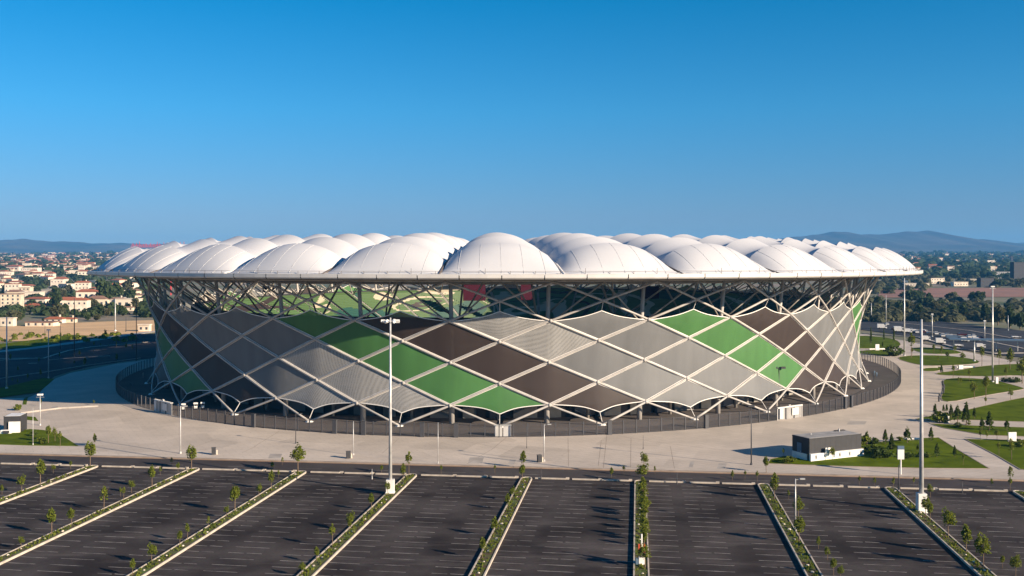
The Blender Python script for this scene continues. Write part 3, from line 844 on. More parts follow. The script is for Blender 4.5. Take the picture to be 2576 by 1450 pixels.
# bay lines
mb = MB(); rr = random.Random(3)
for k in range(len(SI) - 1):
    s0 = SI[k] + .95
    for r in range(38):
        t = -2.6 - r * 2.5
        for (a, b, sk) in ((0.1, 3.9, .0), (5.8, 10.2, -.2), (13.4, 17.4, 0)):
            a2 = a + rr.uniform(-.1, .1); b2 = b + rr.uniform(-.1, .1); w = rr.uniform(.055, .085)
            dt = rr.uniform(-.05, .05) + .25
            n = rr.choice((1, 1, 1, 2))
            cuts = [(a2, b2)] if n == 1 else [(a2, a2 + (b2-a2) * .47), (a2 + (b2-a2) * .55, b2)]
            for c0, c1 in cuts:
                mb.quad(lot(s0+c0, t-w+dt*0, .005), lot(s0+c1, t-w-dt*.4, .005), lot(s0+c1, t+w-dt*.4, .005), lot(s0+c0, t+w, .005))
struct(mb.build('parking_lines', M['paint']))
mb = MB()
for k in range(-9, 9):
    for t_ in (3.0,):
        mb.quad(*[lot(k * 13 + a, t_ + b, .006) for a, b in ((0, -.06), (4.5, -.06), (4.5, .06), (0, .06))])
struct(mb.build('road_markings', M['paint']))

# ------------------------------------------------------------------ trees
def leaf_mesh(name, n, shape, lm, size, seed, clumps=9):
    r = random.Random(seed); mb = MB()
    cl = []
    for _ in range(clumps):
        while True:
            p = Vector((r.uniform(-1, 1), r.uniform(-1, 1), r.uniform(-1, 1)))
            if p.length < .82: break
        cl.append((p, r.uniform(.26, .5)))
    for _ in range(n):
        if r.random() < .8:
            c, rad = r.choice(cl); p = c + Vector((r.gauss(0, 1), r.gauss(0, 1), r.gauss(0, 1))).normalized() * rad * r.uniform(.55, 1)
        else:
            p = Vector((r.gauss(0, 1), r.gauss(0, 1), r.gauss(0, 1))).normalized() * r.uniform(.5, 1)
        x, y, z = shape(p, r)
        a = Vector((r.gauss(0, 1), r.gauss(0, 1), r.gauss(0, .7))).normalized(); b = a.orthogonal().normalized(); b.rotate(Matrix.Rotation(r.uniform(0, 6.28), 3, a))
        c2 = a.cross(b); s = size * r.uniform(.6, 1.3); q = Vector((x, y, z))
        mb.quad(q - b*s - c2*s*.5, q + b*s*.2 - c2*s*.8, q + b*s + c2*s*.4, q - b*s*.3 + c2*s*.8)
    return mb.mesh(name, lm)
def sh_ell(w, h0, h1, taper=.0):
    def f(p, r):
        t = (p.z + 1) / 2
        k = w * (1 - taper * max(0, min(1, t))) * (1 if t > .25 else .75 + t)
        return p.x * k, p.y * k, h0 + (h1 - h0) * t
    return f
def sh_cone(w, h0, h1, tiers=0):
    def f(p, r):
        t = min(1, max(0, (p.z + 1) / 2)); k = w * (1 - t) ** .8 + .04
        if tiers: k *= .65 + .45 * abs(math.sin(t * math.pi * tiers))
        a = math.atan2(p.y, p.x); q = r.uniform(.55, 1)
        return math.cos(a) * k * q, math.sin(a) * k * q, h0 + (h1 - h0) * t
    return f
PROTO = {}
def proto(key, name, cat, trunk_h, trunk_r, crown, limbs=4, hidden=None):
    t = thing(name, 'x', cat)
    r = random.Random(hash(key) % 99 if False else len(PROTO))
    mb = MB(); top = Vector((r.uniform(-.05, .05), r.uniform(-.05, .05), trunk_h))
    mb.tube([(0, 0, -.05), top * .5 + Vector((r.uniform(-.04, .04), 0, 0)), top], [trunk_r, trunk_r * .75, trunk_r * .4], 6)
    for q in range(limbs):
        an = q * 6.28 / max(1, limbs) + r.uniform(-.4, .4); z = trunk_h * r.uniform(.5, .85)
        mb.tube([(0, 0, z), (math.cos(an) * trunk_h * .16, math.sin(an) * trunk_h * .16, z + trunk_h * .2)], [trunk_r * .4, trunk_r * .15], 4)
    mb.build('trunk', M['bark'], t)
    link('crown', crown, t)
    PROTO[key] = t; t['used'] = 0
    return t
# young trees, unit height about 4.5
for v in range(4):
    proto('y%d' % v, 'young_tree', 'tree', 3.2, .06, leaf_mesh('crown', 520, sh_ell([.85, .75, 1.0, .7][v], [1.5, 1.7, 1.6, 1.3][v], 4.5, [.35, .5, .2, .3][v]), M['leaf1'], .125, 20 + v, 14))
for v in range(2):
    proto('s%d' % v, 'sapling', 'tree', 3.9, .045, leaf_mesh('crown', 130, sh_ell([.42, .5][v], [2.0, 1.2][v], 4.5, .3), M['leaf1'], .15, 40 + v, 6), 3)
for v in range(3):
    proto('c%d' % v, 'conifer', 'tree', 2.6, .08, leaf_mesh('crown', 520, sh_cone([.9, .8, .6][v], .35, 4.5, [3, 4, 0][v]), M['leaf2'], .16, 50 + v, 12), 0)
for v in range(2):
    proto('b%d' % v, 'shrub', 'shrub', .6, .06, leaf_mesh('crown', 380, sh_ell([1.0, 1.25][v], .05, 1.5, .1), M['leaf2' if v else 'leaf1'], .16, 60 + v, 9), 3)
for v in range(5):
    proto('f%d' % v, 'broadleaf_tree', 'tree', 5.2, .32, leaf_mesh('crown', 620, sh_ell([4.2, 3.4, 4.6, 3.0, 3.8][v], 1.4, [8.6, 9.5, 7.6, 9.8, 8.2][v], .1), M[['far1', 'far2', 'far1', 'far1', 'far2'][v]], .85, 70 + v, 13), 4)
USED = set()
def place(key, label, loc, h, wide=1.0, grp=None, name=None):
    base = {'y': 4.5, 's': 4.5, 'c': 4.5, 'b': 1.5, 'f': 8.8}[key[0]]
    P = PROTO[key]; sc = h / base; rz = RND.uniform(0, 6.28)
    if key not in USED:
        USED.add(key); P.location = loc; P.rotation_euler = (0, 0, rz); P.scale = (sc * wide, sc * wide, sc); P['label'] = label
        if grp: P['group'] = grp
        return P
    return copy_thing(P, label, loc, rz, (sc * wide, sc * wide, sc), grp)
ORD = ['first', 'second', 'third', 'fourth', 'fifth', 'sixth', 'seventh', 'eighth', 'ninth', 'tenth', 'eleventh', 'twelfth', 'thirteenth', 'fourteenth', 'fifteenth', 'sixteenth', 'seventeenth', 'eighteenth', 'nineteenth', 'twentieth'] + ['twenty-' + q for q in ('first', 'second', 'third', 'fourth', 'fifth', 'sixth', 'seventh', 'eighth', 'ninth')] + ['thirtieth'] + ['thirty-' + q for q in ('first', 'second', 'third', 'fourth', 'fifth', 'sixth', 'seventh', 'eighth', 'ninth')] + ['fortieth'] + ['forty-' + q for q in ('first', 'second', 'third', 'fourth', 'fifth', 'sixth', 'seventh', 'eighth', 'ninth')]

Z1, Z2, Z3, Z4 = (0, 1176), (700, 1176), (1400, 1176), (2100, 1176)
YT = []
for R, L in ((Z1, [(865,365,110),(1858,385,145),(345,555,290),(168,625,455),(20,640,545),(528,430,345),(700,390,330),(1462,580,355),(1305,625,495),(1012,805,550,'s'),(1145,710,570,'s'),(1195,660,615,'s'),(445,1045,775),(685,955,780),(85,1185,1070),(1590,450,350,'s'),(1700,355,265,'s'),(1765,410,340),(2290,820,550),(2500,670,540),(2150,870,760),(2005,985,855,'s'),(1840,1115,930,'s'),(1700,1160,1000),(1460,1335,1135),(1190,1450,1285)]),
             (Z2, [(400,430,150),(165,400,310),(113,595,410),(225,480,430,'s'),(262,350,290,'s'),(1245,435,355),(1370,510,340),(1495,450,210,'s'),(1835,445,340,'s'),(2367,430,345,'s'),(1250,655,520),(1075,805,630),(925,1000,820),(708,1170,935,'s'),(855,1010,955),(535,1320,1165),(325,1450,1335),(2285,1060,875),(2440,700,570),(2460,800,640),(2185,1280,1070)]),
             (Z3, [(110,385,205),(20,520,340),(985,485,365),(1110,450,345,'s'),(1308,390,220),(1418,440,400,'s'),(1310,540,390),(1300,640,520),(1320,730,590),(1330,840,690),(1385,870,720),(1310,930,790),(1390,1000,880),(1320,1080,930),(1400,1110,990),(1310,1160,1040),(1395,1380,1210),(2185,500,400),(2310,490,400,'s'),(2432,515,400,'s'),(2520,430,255)]),
             (Z4, [(110,700,440),(205,690,600,'s'),(300,880,665),(405,1130,860),(500,1180,1060),(590,1290,1150),(650,1440,1260),(720,1480,1340),(905,555,450,'s'),(1057,565,460,'s'),(1330,590,470,'s'),(1445,555,475,'s'),(1610,670,530),(1660,880,665),(1720,920,730),(1890,1080,795),(2045,1240,955),(2210,1390,1040),(2325,1370,1245),(2455,1450,1230),(2220,580,470,'s'),(2400,600,465,'s')])):
    for e in L:
        px, py, tp = e[:3]
        u, v = Z(*R, px, py); p = gp(u, v); hgt = (py - tp) * .27581 * .92 * p.y / F
        s = (p - O0).dot(E1); t = (p - O0).dot(E2)
        YT.append([p, hgt, e[3] if len(e) > 3 else 'y', s, t])
bys = {}
for e in YT:
    k = min(range(len(SI)), key=lambda q: abs(SI[q] - e[3]))
    near = abs(SI[k] - e[3]) < 2.2 and e[4] < .5
    if near: e[0] = lot(SI[k] + max(-.45, min(.45, e[3] - SI[k])), min(e[4], -.9), .2)
    bys.setdefault((k, near), []).append(e)
NAMEK = {1: 'outermost left', 2: 'leftmost', 3: 'second from left', 4: 'third from left', 5: 'fourth from left (light mast)', 6: 'fifth from left', 7: 'central near-vertical', 8: 'seventh from left', 9: 'right light-mast', 10: 'rightmost', 0: 'far left', 11: 'far right'}
c = 0
for (k, near), L in sorted(bys.items()):
    L.sort(key=lambda e: -e[4])
    for q, e in enumerate(L):
        kind = e[2]; c += 1
        key = kind + str(c % (4 if kind == 'y' else 2))
        look = 'thin sapling' if kind == 's' else ('tall young leafy tree' if e[1] > 5 else 'young leafy tree')
        if near: lab = f'{look}, {ORD[q]} from the road in the {NAMEK[k]} planted strip'
        else: lab = f'{look}, {ORD[q]} from the plaza in the row near the {NAMEK[k]} strip'
        place(key, lab.replace(' (light mast)', ''), e[0], max(1.6, e[1] * (1.35 if k == 7 and near else 1.0)), (1.75 if k == 7 and near else 1.35) if kind == 'y' else 1.5, 'young trees on the car park')
# low planting clumps and pale stones in the strips: too many to count
mb = MB(); r = random.Random(5)
for s in SI:
    for _ in range(420):
        t = -1.2 - r.random() * 92; x = s + r.uniform(-.6, .6); sz = r.uniform(.08, .22)
        for _q in range(3):
            a = r.uniform(0, 6.28); p = lot(x + r.uniform(-.1, .1), t + r.uniform(-.1, .1), .2)
            mb.quad(p, p + Vector((math.cos(a), math.sin(a), .3)) * sz, p + Vector((math.cos(a)*.6, math.sin(a)*.6, 1.5)) * sz, p + Vector((-math.sin(a)*.4, math.cos(a)*.4, 1)) * sz)
struct(mb.build('ground_cover', M['leaf1']), 'stuff')
mb = MB()
for s in SI:
    t = -3
    while t > -92:
        x = s + r.uniform(-.35, .35); a = r.uniform(0, 3); q = lot(x, t, .2); w = r.uniform(.12, .28)
        mb.tube([q, q + Vector((0, 0, w * .5))], [w, w * .6], 5); t -= r.uniform(2, 5)
struct(mb.build('pale_stones', M['bwhite']), 'stuff')

# park trees and shrubs on the right
PT = [('c', (900,), )]
PTREES = [('c0', 980, 1150, 1020), ('b0', 925, 1150, 1070), ('b1', 1050, 1140, 1090), ('c1', 1163, 1140, 1015), ('c2', 1225, 1195, 1050), ('b1', 1240, 1190, 1150), ('c0', 1380, 1130, 980), ('b0', 1318, 1110, 1075), ('c1', 1617, 1112, 992),
          ('b1', 1035, 1230, 1165), ('b1', 1120, 1270, 1185), ('b1', 1075, 1280, 1240), ('b0', 890, 1230, 1165), ('c2', 1280, 1265, 1205), ('b1', 1390, 1280, 1235), ('c1', 1675, 1270, 1150), ('c2', 1852, 1270, 1165), ('c0', 1485, 1215, 1145), ('b1', 1530, 1270, 1225), ('b0', 1590, 1275, 1240),
          ('s0', 1935, 1350, 1250), ('y0', 640, 1305, 1185), ('b0', 745, 1260, 1215), ('s1', 540, 1230, 1115), ('s0', 682, 1240, 1095), ('s1', 765, 1235, 1090), ('c2', 838, 1230, 1140), ('s0', 155, 1280, 1190), ('b0', 230, 1320, 1270), ('b0', 180, 1330, 1285),
          ('c2', 1655, 880, 755), ('c2', 1740, 825, 755), ('c2', 1772, 825, 750), ('c2', 1815, 880, 760), ('c0', 1880, 930, 765), ('c2', 1965, 950, 745), ('b1', 1885, 970, 935), ('c2', 2047, 890, 790), ('b0', 1700, 925, 840), ('b0', 1760, 930, 880), ('b0', 1995, 950, 930),
          ('c0', 2120, 1005, 885), ('c1', 2195, 1005, 840), ('c0', 2368, 1010, 900), ('y1', 2158, 750, 680), ('y2', 2405, 700, 610), ('y0', 2045, 690, 540), ('y1', 2160, 670, 480), ('s1', 1890, 550, 480), ('s0', 1912, 560, 490),
          ('c2', 1720, 440, 360), ('s0', 1835, 485, 365), ('s0', 1995, 520, 410), ('y2', 1930, 330, 240), ('y0', 1780, 305, 230), ('s1', 1688, 330, 270), ('s0', 1420, 290, 60), ('y1', 1430, 260, 190), ('c2', 1020, 165, 0), ('c2', 1148, 125, 5), ('c2', 1248, 150, 0), ('c2', 1137, 185, 130),
          ('b1', 1248, 265, 185), ('y1', 1645, 240, 160), ('y3', 1720, 250, 180), ('y0', 1850, 240, 170), ('s0', 2120, 370, 190), ('s1', 2290, 350, 210), ('y3', 2400, 400, 215), ('y0', 2520, 540, 300), ('s0', 2105, 1110, 1010), ('s1', 2170, 1115, 1010), ('y2', 2270, 1100, 1010), ('s0', 2290, 1255, 1130), ('s1', 2415, 1295, 1095),
          ('s1', 2405, 1540, 1370), ('b0', 2500, 1170, 1110), ('y3', 2360, 480, 390), ('b1', 2460, 530, 490), ('b1', 2340, 520, 490), ('b1', 2400, 525, 490)]
lawnpix = [(lab, pts) for lab, pts, _ in LAWNS]
def inside(pt, poly):
    x, y = pt; c = False
    for k in range(len(poly)):
        x1, y1 = poly[k]; x2, y2 = poly[k-1]
        if (y1 > y) != (y2 > y) and x < (x2-x1) * (y-y1) / (y2-y1) + x1: c = not c
    return c
grp = {}
for e in PTREES:
    l = next((lab for lab, pts in lawnpix if inside((e[1], e[2]), pts)), None)
    if l is None: l = min(((sum((e[1]-a)**2 + (e[2]-b)**2 for a, b in [q]), lab) for lab, pts in lawnpix for q in pts))[1]
    kd = {'c': 'cone-shaped conifer', 'b': 'rounded shrub', 'y': 'leafy young tree', 's': 'slender sapling'}[e[0][0]]
    grp.setdefault((l, kd), []).append(e)
for (l, kd), L in grp.items():
    L.sort(key=lambda e: e[1])
    for q, e in enumerate(L):
        p = gz(*R8, e[1], e[2], .18); hgt = (e[2] - e[3]) * .27581 * .92 * p.y / F
        hgt *= 1.3 if e[0][0] == 'b' else 1.15
        ln = l.replace('long lawn behind the charcoal kiosk', 'long lawn by the charcoal kiosk')
        lab = (f'{kd}, {ORD[q]} from left on the {ln}' if len(L) > 1 else f'only {kd} on the {ln}')
        place(e[0], lab, p, hgt, {'c': 1.35 if hgt < 6 else .5, 'b': 1.3, 'y': 1.35, 's': 1.4}[e[0][0]], 'park planting on the right')
# left planting
LT = [('y1', 480, 1130, 945, 'bushy tree at the left arch of the left lawn'), ('y0', 545, 1115, 970, 'narrow tree beside the bushy tree on the left lawn'), ('s0', 597, 1165, 1005, 'tall slim sapling at the right end of the left lawn'),
      ('b0', 420, 1140, 1070, 'low round bush below the trees of the left lawn'), ('b1', 330, 1060, 1010, 'dark low bush behind the trees of the left lawn'), ('y3', 940, 1165, 1035, 'dense narrow shrub standing alone on the left plaza'), ('b0', 170, 808, 745, 'yellow-green bush behind the small left building'),
      ('s1', 405, 765, 690, 'climbing green on the lamp pole at left'), ('y2', 930, 755, 702, 'ivy-covered box on the left plaza')]
for k, px, py, tp, lab in LT:
    p = gz(*A5, px, py, .16); place(k, lab, p, (py-tp) * .2537 * p.y / F, 1.1 if k[0] != 's' else 1.3, 'planting on the left')
SHT = [(105, 330, 240), (180, 440, 365), (275, 520, 435), (405, 490, 395), (385, 350, 280), (590, 300, 225), (790, 290, 205), (930, 180, 120), (925, 235, 205), (1000, 185, 135), (1075, 180, 150), (1155, 180, 115), (1155, 350, 235), (1250, 215, 135), (735, 365, 310), (840, 410, 275), (1045, 100, 0), (910, 90, 35), (135, 130, 45), (285, 130, 20), (600, 100, 30), (120, 540, 480), (175, 560, 490), (1310, 215, 150), (1425, 120, 85)]
for q, (px, py, tp) in enumerate(sorted(SHT)):
    p = gz(*A5, px, py, .1); place('y%d' % (q % 4), f'small tree, {ORD[q]} from the left in the shaded car park left of the stadium' if q < 20 else f'small tree close to the stadium side, {ORD[q-20]} from left, in the shaded car park', p, (py-tp) * .2537 * p.y / F, .8, 'trees in the shaded left car park')

# ------------------------------------------------------------------ light poles
def mast(label, p, h, r, block, heads=True, head_scale=1.0, m='pole'):
    t = thing('light_mast', label, 'light mast', p, 0, 'tall light masts')
    mb = MB(); mb.tube([(0, 0, 0), (0, 0, h)], [r, r * .45], 10); mb.build('pole', M[m], t, smooth=True)
    if block:
        mb = MB(); mb.box(-.62, .62, -.55, .55, 0, block); mb.box(-.7, .7, -.62, .62, 0, .35); mb.build('base_block', M['white'], t)
    if heads:
        s = head_scale
        mb = MB(); mb.tube([(math.cos(q / 12 * 6.283) * 1.1 * s, math.sin(q / 12 * 6.283) * 1.1 * s, h - .5) for q in range(13)], .06, 5, cap=False)
        for q in range(3):
            a = q * 2.1; mb.tube([(0, 0, h - .6), (math.cos(a) * 1.1 * s, math.sin(a) * 1.1 * s, h - .5)], .06, 5)
        mb.build('ring', M['pole'], t)
        fm = MB(); fm.box(-.3 * s, .3 * s, -.12, .28, -.22, .2); fm = fm.mesh('floodlight', M['white' if m == 'pole' else 'darkpole'])
        for q in range(6):
            a = q / 6 * 6.283
            o = link('floodlight', fm, t, (math.cos(a) * 1.15 * s, math.sin(a) * 1.15 * s, h - .6)); o.rotation_euler = (.5, 0, a)
    return t
mast('tall pale light mast rising from a concrete block in front of the facade', gp(982, 1243), 28.0, .30, 2.3)
mast('tall pale light mast on the planted strip at the right', gp(2318, 1289), 28.4, .36, 2.8, heads=False)
def pole(label, u, v0, v1, r=.12, m='pole', kind='arm', grp='slim lamp poles'):
    p = gp(u, v0); h = (v0 - v1) * p.y / F
    t = thing('lamp_pole', label, 'lamp post', p, 0, grp)
    mb = MB(); mb.tube([(0, 0, 0), (0, 0, h)], [r, r * .6], 8); mb.build('pole', M[m], t, smooth=True)
    mb = MB(); mb.tube([(0, 0, 0), (0, 0, .5)], [r * 1.8, r * 1.5], 8); mb.build('base', M[m], t)
    if kind == 'arm':
        mb = MB(); mb.tube([(0, 0, h - .15), (.75, 0, h)], r * .4, 5); mb.build('arm', M[m], t)
        mb = MB(); mb.box(.6, 1.3, -.16, .16, h - .08, h + .08); mb.build('lamp_head', M[m], t)
    elif kind == 'top':
        mb = MB(); mb.box(-.55, .55, -.3, .3, h - .1, h + .25); mb.build('lamp_head', M['white' if m == 'pole' else 'darkpole'], t)
        mb = MB(); mb.tube([(-.9, 0, h - .5), (.9, 0, h - .5)], .05, 4); mb.build('arm', M[m], t)
    elif kind == 'double':
        mb = MB(); mb.tube([(-1.1, 0, h - .1), (1.1, 0, h - .1)], .07, 5); mb.build('arm', M[m], t)
        for sx in (-1, 1):
            mb = MB(); mb.box(sx * 1.0 - .55, sx * 1.0 + .55, -.35, .35, h - .2, h + .3); mb.build('lamp_head', M[m], t)
    return t
for a in (('pale thick pole at the far left edge of the picture', 17, 979, 798, .25, 'pole', 'none'), ('lamp pole with a pointed head in the shaded car park, left of the black pole', 122, 952, 831, .16, 'pole', 'top'),
          ('tall black pole in the shaded car park', 187, 900, 750, .2, 'darkpole', 'none'), ('dark slender pole beside the left flank of the stadium', 343, 908, 756, .17, 'darkpole', 'none'), ('pole with a pale upper half beyond the shaded car park', 290, 833, 752, .35, 'pole', 'none'),
          ('short dark lamp pole at the back of the shaded car park', 317, 835, 798, .2, 'darkpole', 'none'), ('slim dark pole standing on the sandy field edge', 152, 880, 812, .12, 'darkpole', 'top'), ('thin dark pole at the far side of the sandy field', 113, 850, 814, .12, 'darkpole', 'none'),
          ('slim pale lamp pole on the plaza casting a long shadow, left of centre', 454, 1143, 1022, .13, 'pole', 'arm'), ('lamp pole with crossbar beside the left lawn', 101, 1072, 994, .12, 'pole', 'top'), ('thin pole standing in the left lawn', 83, 1122, 1026, .07, 'pole', 'none'),
          ('dark-topped camera pole at the plaza left of the central light mast', 744, 1118, 1041, .09, 'darkpole', 'arm'), ('slim pole on the plaza just left of the central mast', 889, 1147, 1060, .09, 'pole', 'none'), ('faint slim pole on the plaza right of the central mast', 1102, 1168, 1063, .07, 'pole', 'none'),
          ('pale slim lamp pole beside the litter bin near the centre right', 1369, 1163, 1068, .11, 'pole', 'arm'), ('thin dark pole left of the pale lamp pole near centre', 1325, 1130, 1072, .05, 'darkpole', 'none'), ('dark lamp pole on the plaza beside the kiosk shadow', 1890, 1172, 1023, .13, 'darkpole', 'top'), ('thin wire-like pole above the central strip tree', 1618, 1132, 1096, .05, 'darkpole', 'none'),
          ('dark double-headed lamp in front of the green right panels', 1960, 1028, 926, .13, 'darkpole', 'double'), ('tall pale pole beside the right flank of the stadium', 2275, 896, 700, .3, 'pole', 'none'), ('tall white lamp pole near the right edge with a small side bracket', 2497, 963, 722, .28, 'pole', 'top'),
          ('slim pole beyond the right flank by the highway', 2229, 816, 743, .22, 'pole', 'none'), ('pole rising against the right edge of the facade', 2192, 808, 762, .25, 'pole', 'none'), ('pole with a round bracket beside the parked coaches', 2345, 848, 791, .25, 'pole', 'top'), ('pole on the highway verge near the right lamp pole', 2477, 856, 808, .22, 'pole', 'top'),
          ('short pole at the far right before the tree line', 2536, 832, 794, .22, 'pole', 'none'), ('short grey post at the park edge near the highway', 2451, 910, 861, .3, 'pole', 'none'), ('dark pole in the head of the right light-mast strip', 2261, 1237, 1170, .1, 'darkpole', 'none'), ('pale pole standing in the seventh planted strip', 2001, 1335, 1205, .11, 'pole', 'arm'),
          ('thin dark pole beside the bin at the road near the centre', 1361, 1206, 1178, .06, 'darkpole', 'none'), ('thin dark post on the access road right of centre', 1703, 1218, 1190, .06, 'darkpole', 'none'), ('thin dark post on the access road at far right', 2421, 1240, 1212, .06, 'darkpole', 'none'), ('short sign post on the access road left of the central mast', 996-60, 1206, 1180, .06, 'pole', 'none')):
    pole(*a)

# litter bins
def bin_(label, u, v, h=1.25):
    p = gp(u, v, .14); t = thing('litter_bin', label, 'bin', p, .3, 'dark litter bins on the plaza')
    mb = MB(); mb.box(-.38, .38, -.32, .32, .05, h); mb.build('body', M['charcoal'], t)
    mb = MB(); mb.box(-.42, .42, -.36, .36, h, h + .1); mb.build('lid', M['darkpole'], t)
    mb = MB(); mb.box(.5, .72, -.1, .12, 0, h * .7); mb.build('ash_post', M['bwhite'], t)
bin_('dark rounded bin on the plaza left of the central mast, the leftmost', *Z(0, 1176, 2118, 245))
bin_('dark bin on the plaza just left of the central mast', *Z(700, 1176, 915, 282))
bin_('dark bin beside a pale lamp pole, right of centre', *Z(1400, 1176, 272, 320))

# sign totem on the right pavement
p = gp(*Z(2100, 1176, 1316, 440), .14)
t = thing('sign_totem', 'white sign totem with blue top on the pavement beside the access road', 'sign', p)
mb = MB(); mb.tube([(0, 0, 0), (0, 0, 2.6)], .13, 8); mb.build('post', M['white'], t)
mb = MB(); mb.box(-.55, .55, -.15, .15, 2.6, 4.3); mb.build('board', M['white'], t)
mb = MB(); mb.box(-.55, .55, -.16, .16, 4.3, 4.9); mb.build('cap', M['blue'], t)
# striped marker in the central strip (red and white post with a box)
p = lot(SI[7] + .1, -1, .2); q = gp(*Z(1400, 1176, 1335, 1345)); p = lot(SI[7] + .05, (q - O0).dot(E2), .2)
t = thing('barrier_post', 'red and white barrier post with a white box in the central strip', 'barrier', p)
mb = MB(); mb.box(-.35, .35, -.3, .3, 0, .8); mb.build('box', M['white'], t)
mb = MB(); mb.tube([(0, 0, .8), (0, 0, 3.6)], .1, 6); mb.build('post', M['white'], t)
mb = MB(); mb.box(-.42, -.2, -.1, .1, 1.2, 2.4); mb.box(.25, .42, -.1, .1, 1.2, 2.4); mb.build('red_panel', mat('orange_red', (.45, .07, .03), .6), t)
mb = MB(); mb.box(-.75, -.4, -.3, .2, 0, .7); mb.build('meter', M['blue'], t)

# ------------------------------------------------------------------ kiosks
def kiosk(label, loc, rz, w, d, h, base_h, mwall, mroof):
    t = thing('kiosk', label, 'kiosk', loc, rz)
    n = max(4, int(w / 1.2))
    for k in range(n):
        mb = MB(); mb.box(w * k / n + .01, w * (k+1) / n - .01, -.04, .05, base_h, h); mb.build('cladding_panel', mwall, t)
    for k in range(5):
        mb = MB(); mb.box(-.04, .05, d * k / 5 + .01, d * (k+1) / 5 - .01, base_h, h); mb.build('cladding_panel', mwall, t)
    mb = MB(); mb.box(.05, w - .0, .05, d, 0, h - .02); mb.build('wall', mwall, t)
    mb = MB(); mb.box(-.08, w + .05, -.09, d + .05, h - .12, h + .02); mb.build('roof_edge', M['charcoal'], t)
    mb = MB(); mb.box(.1, w - .1, .1, d - .1, h, h + .06); mb.build('roof', mroof, t)
    return t
k = kiosk('low charcoal flat-roofed kiosk with a white base wall beside the right lawn', gz(*R8, 410, 1310, .14), math.radians(25), 12.6, 4.6, 4.1, 1.3, M['charcoal'], M['greyroof'])
mb = MB(); mb.box(-.12, 12.7, -.55, -.06, 0, 1.35); mb.build('base_wall', M['white'], k)
mb = MB(); mb.box(-.2, -.05, .5, 4.5, 0, 1.2); mb.build('base_wall', M['white'], k)
mb = MB(); mb.box(-.12, -.06, 2.0, 3.2, 0, 3.0); dr = mb.build('door', M['blue'], k)
mb = MB(); mb.box(-.16, -.12, 2.15, 2.25, 1.3, 1.5); mb.build('handle', M['pole'], dr)
mb = MB(); mb.box(3.2, 4.6, -.75, -.6, .6, 2.3); mb.build('notice_board', M['white'], k)
mb = MB(); mb.tube([(10.5, 3.6, 4.16), (10.5, 3.6, 4.7)], .15, 6); mb.tube([(3, 3, 4.16), (3, 3, 4.5)], .12, 6); mb.build('roof_vent', M['pole'], k)
mb = MB(); mb.box(9.8, 12.2, 3.7, 4.3, 4.16, 4.3); mb.build('roof_hatch', M['charcoal'], k)
for q, x in enumerate((1.1, 5.4, 6.8, 9.2, 12.0)):
    mb = MB()
    for a in range(12):
        an = a / 12 * 6.283; mb.tube([(x, -.58, .72), (x + math.cos(an) * .42, -.58, .72 + math.sin(an) * .5)], .02, 3)
    mb.build('wall_emblem', M['blue'] if q % 2 else M['charcoal'], k)
# left building
p = gz(*A5, 38, 1030, .14)
k2 = kiosk('small grey building with a white lower block at the left edge', p, math.radians(9), 3.3, 4.5, 3.5, .0, M['charcoal'], M['white'])
k2.location = p
mb = MB(); mb.box(1.1, 3.35, -.5, -.06, 0, 2.4); mb.build('white_block', M['white'], k2)
mb = MB(); mb.box(-.2, 1.9, -1.5, -.8, 0, .8); mb.build('low_wall', M['white'], k2)
mb = MB(); mb.box(.4, 1.6, -1.9, -1.6, .2, .7); mb.build('bench', M['charcoal'], k2)
# retaining wall on the left plaza, info panel
w = thing('low_wall', 'long pale low wall crossing the left plaza', 'wall', gz(*A5, 200, 840, .14))
base = gz(*A5, 200, 840, .14); mb = MB()
for a, b in (((200, 840), (600, 790)), ((600, 790), (975, 770))):
    pa, pb = gz(*A5, *a, .14) - base, gz(*A5, *b, .14) - base
    t_ = (pb - pa).normalized(); nn = Vector((-t_.y, t_.x, 0)) * .2
    mb.quad(pa - nn, pb - nn, pb - nn + Vector((0, 0, .35)), pa - nn + Vector((0, 0, .35))); mb.quad(pa + nn, pb + nn, pb + nn + Vector((0, 0, .35)), pa + nn + Vector((0, 0, .35)))
    mb.quad(pa - nn + Vector((0, 0, .35)), pb - nn + Vector((0, 0, .35)), pb + nn + Vector((0, 0, .35)), pa + nn + Vector((0, 0, .35)))
mb.build('wall_body', M['path'], w)
# park furniture on the right: white boards, benches, low walls
def board(label, px, py, w, h, d=.3, m='white', R=R8):
    p = gz(*R, px, py, .2); s = p.y / F * .2537
    t = thing('park_sign', label, 'sign', p, .15, 'white boards and blocks in the park')
    mb = MB(); mb.box(-w*s/2, w*s/2, 0, d, .1, h*s); mb.build('board', M[m], t)
    mb = MB(); mb.box(-w*s/2 - .1, w*s/2 + .1, -.1, d + .1, 0, .12); mb.build('plinth', M['path'], t)
board('white board on a post near the far right lawn, beside a pale mast', 1085, 212, 40, 60)
board('white block beside the tall white lamp pole at right', 2272, 543, 26, 64)
board('white bench-like block on the lawn with dark stones', 1915, 400, 45, 40, .8)
board('large white display board at the right edge beyond the road lawn', 2425, 1115, 85, 90)
board('white tilted sign stone among shrubs at the plaza edge', 1770, 930, 60, 70, .6)
board('low white concrete bench behind the kiosk lawn', 1440, 1100, 130, 18, .6)
board('long low pale wall behind the kidney lawn', 1960, 385, 190, 14, .5)
board('long low pale bench beside the small lawn patch', 1600, 385, 180, 14, .5, 'path')
board('white low wall across the far lawn', 1100, 205, 200, 12, .5)
board('pale low seat beside the wide lawn shrubs', 1560, 905, 110, 10, .6, 'path')
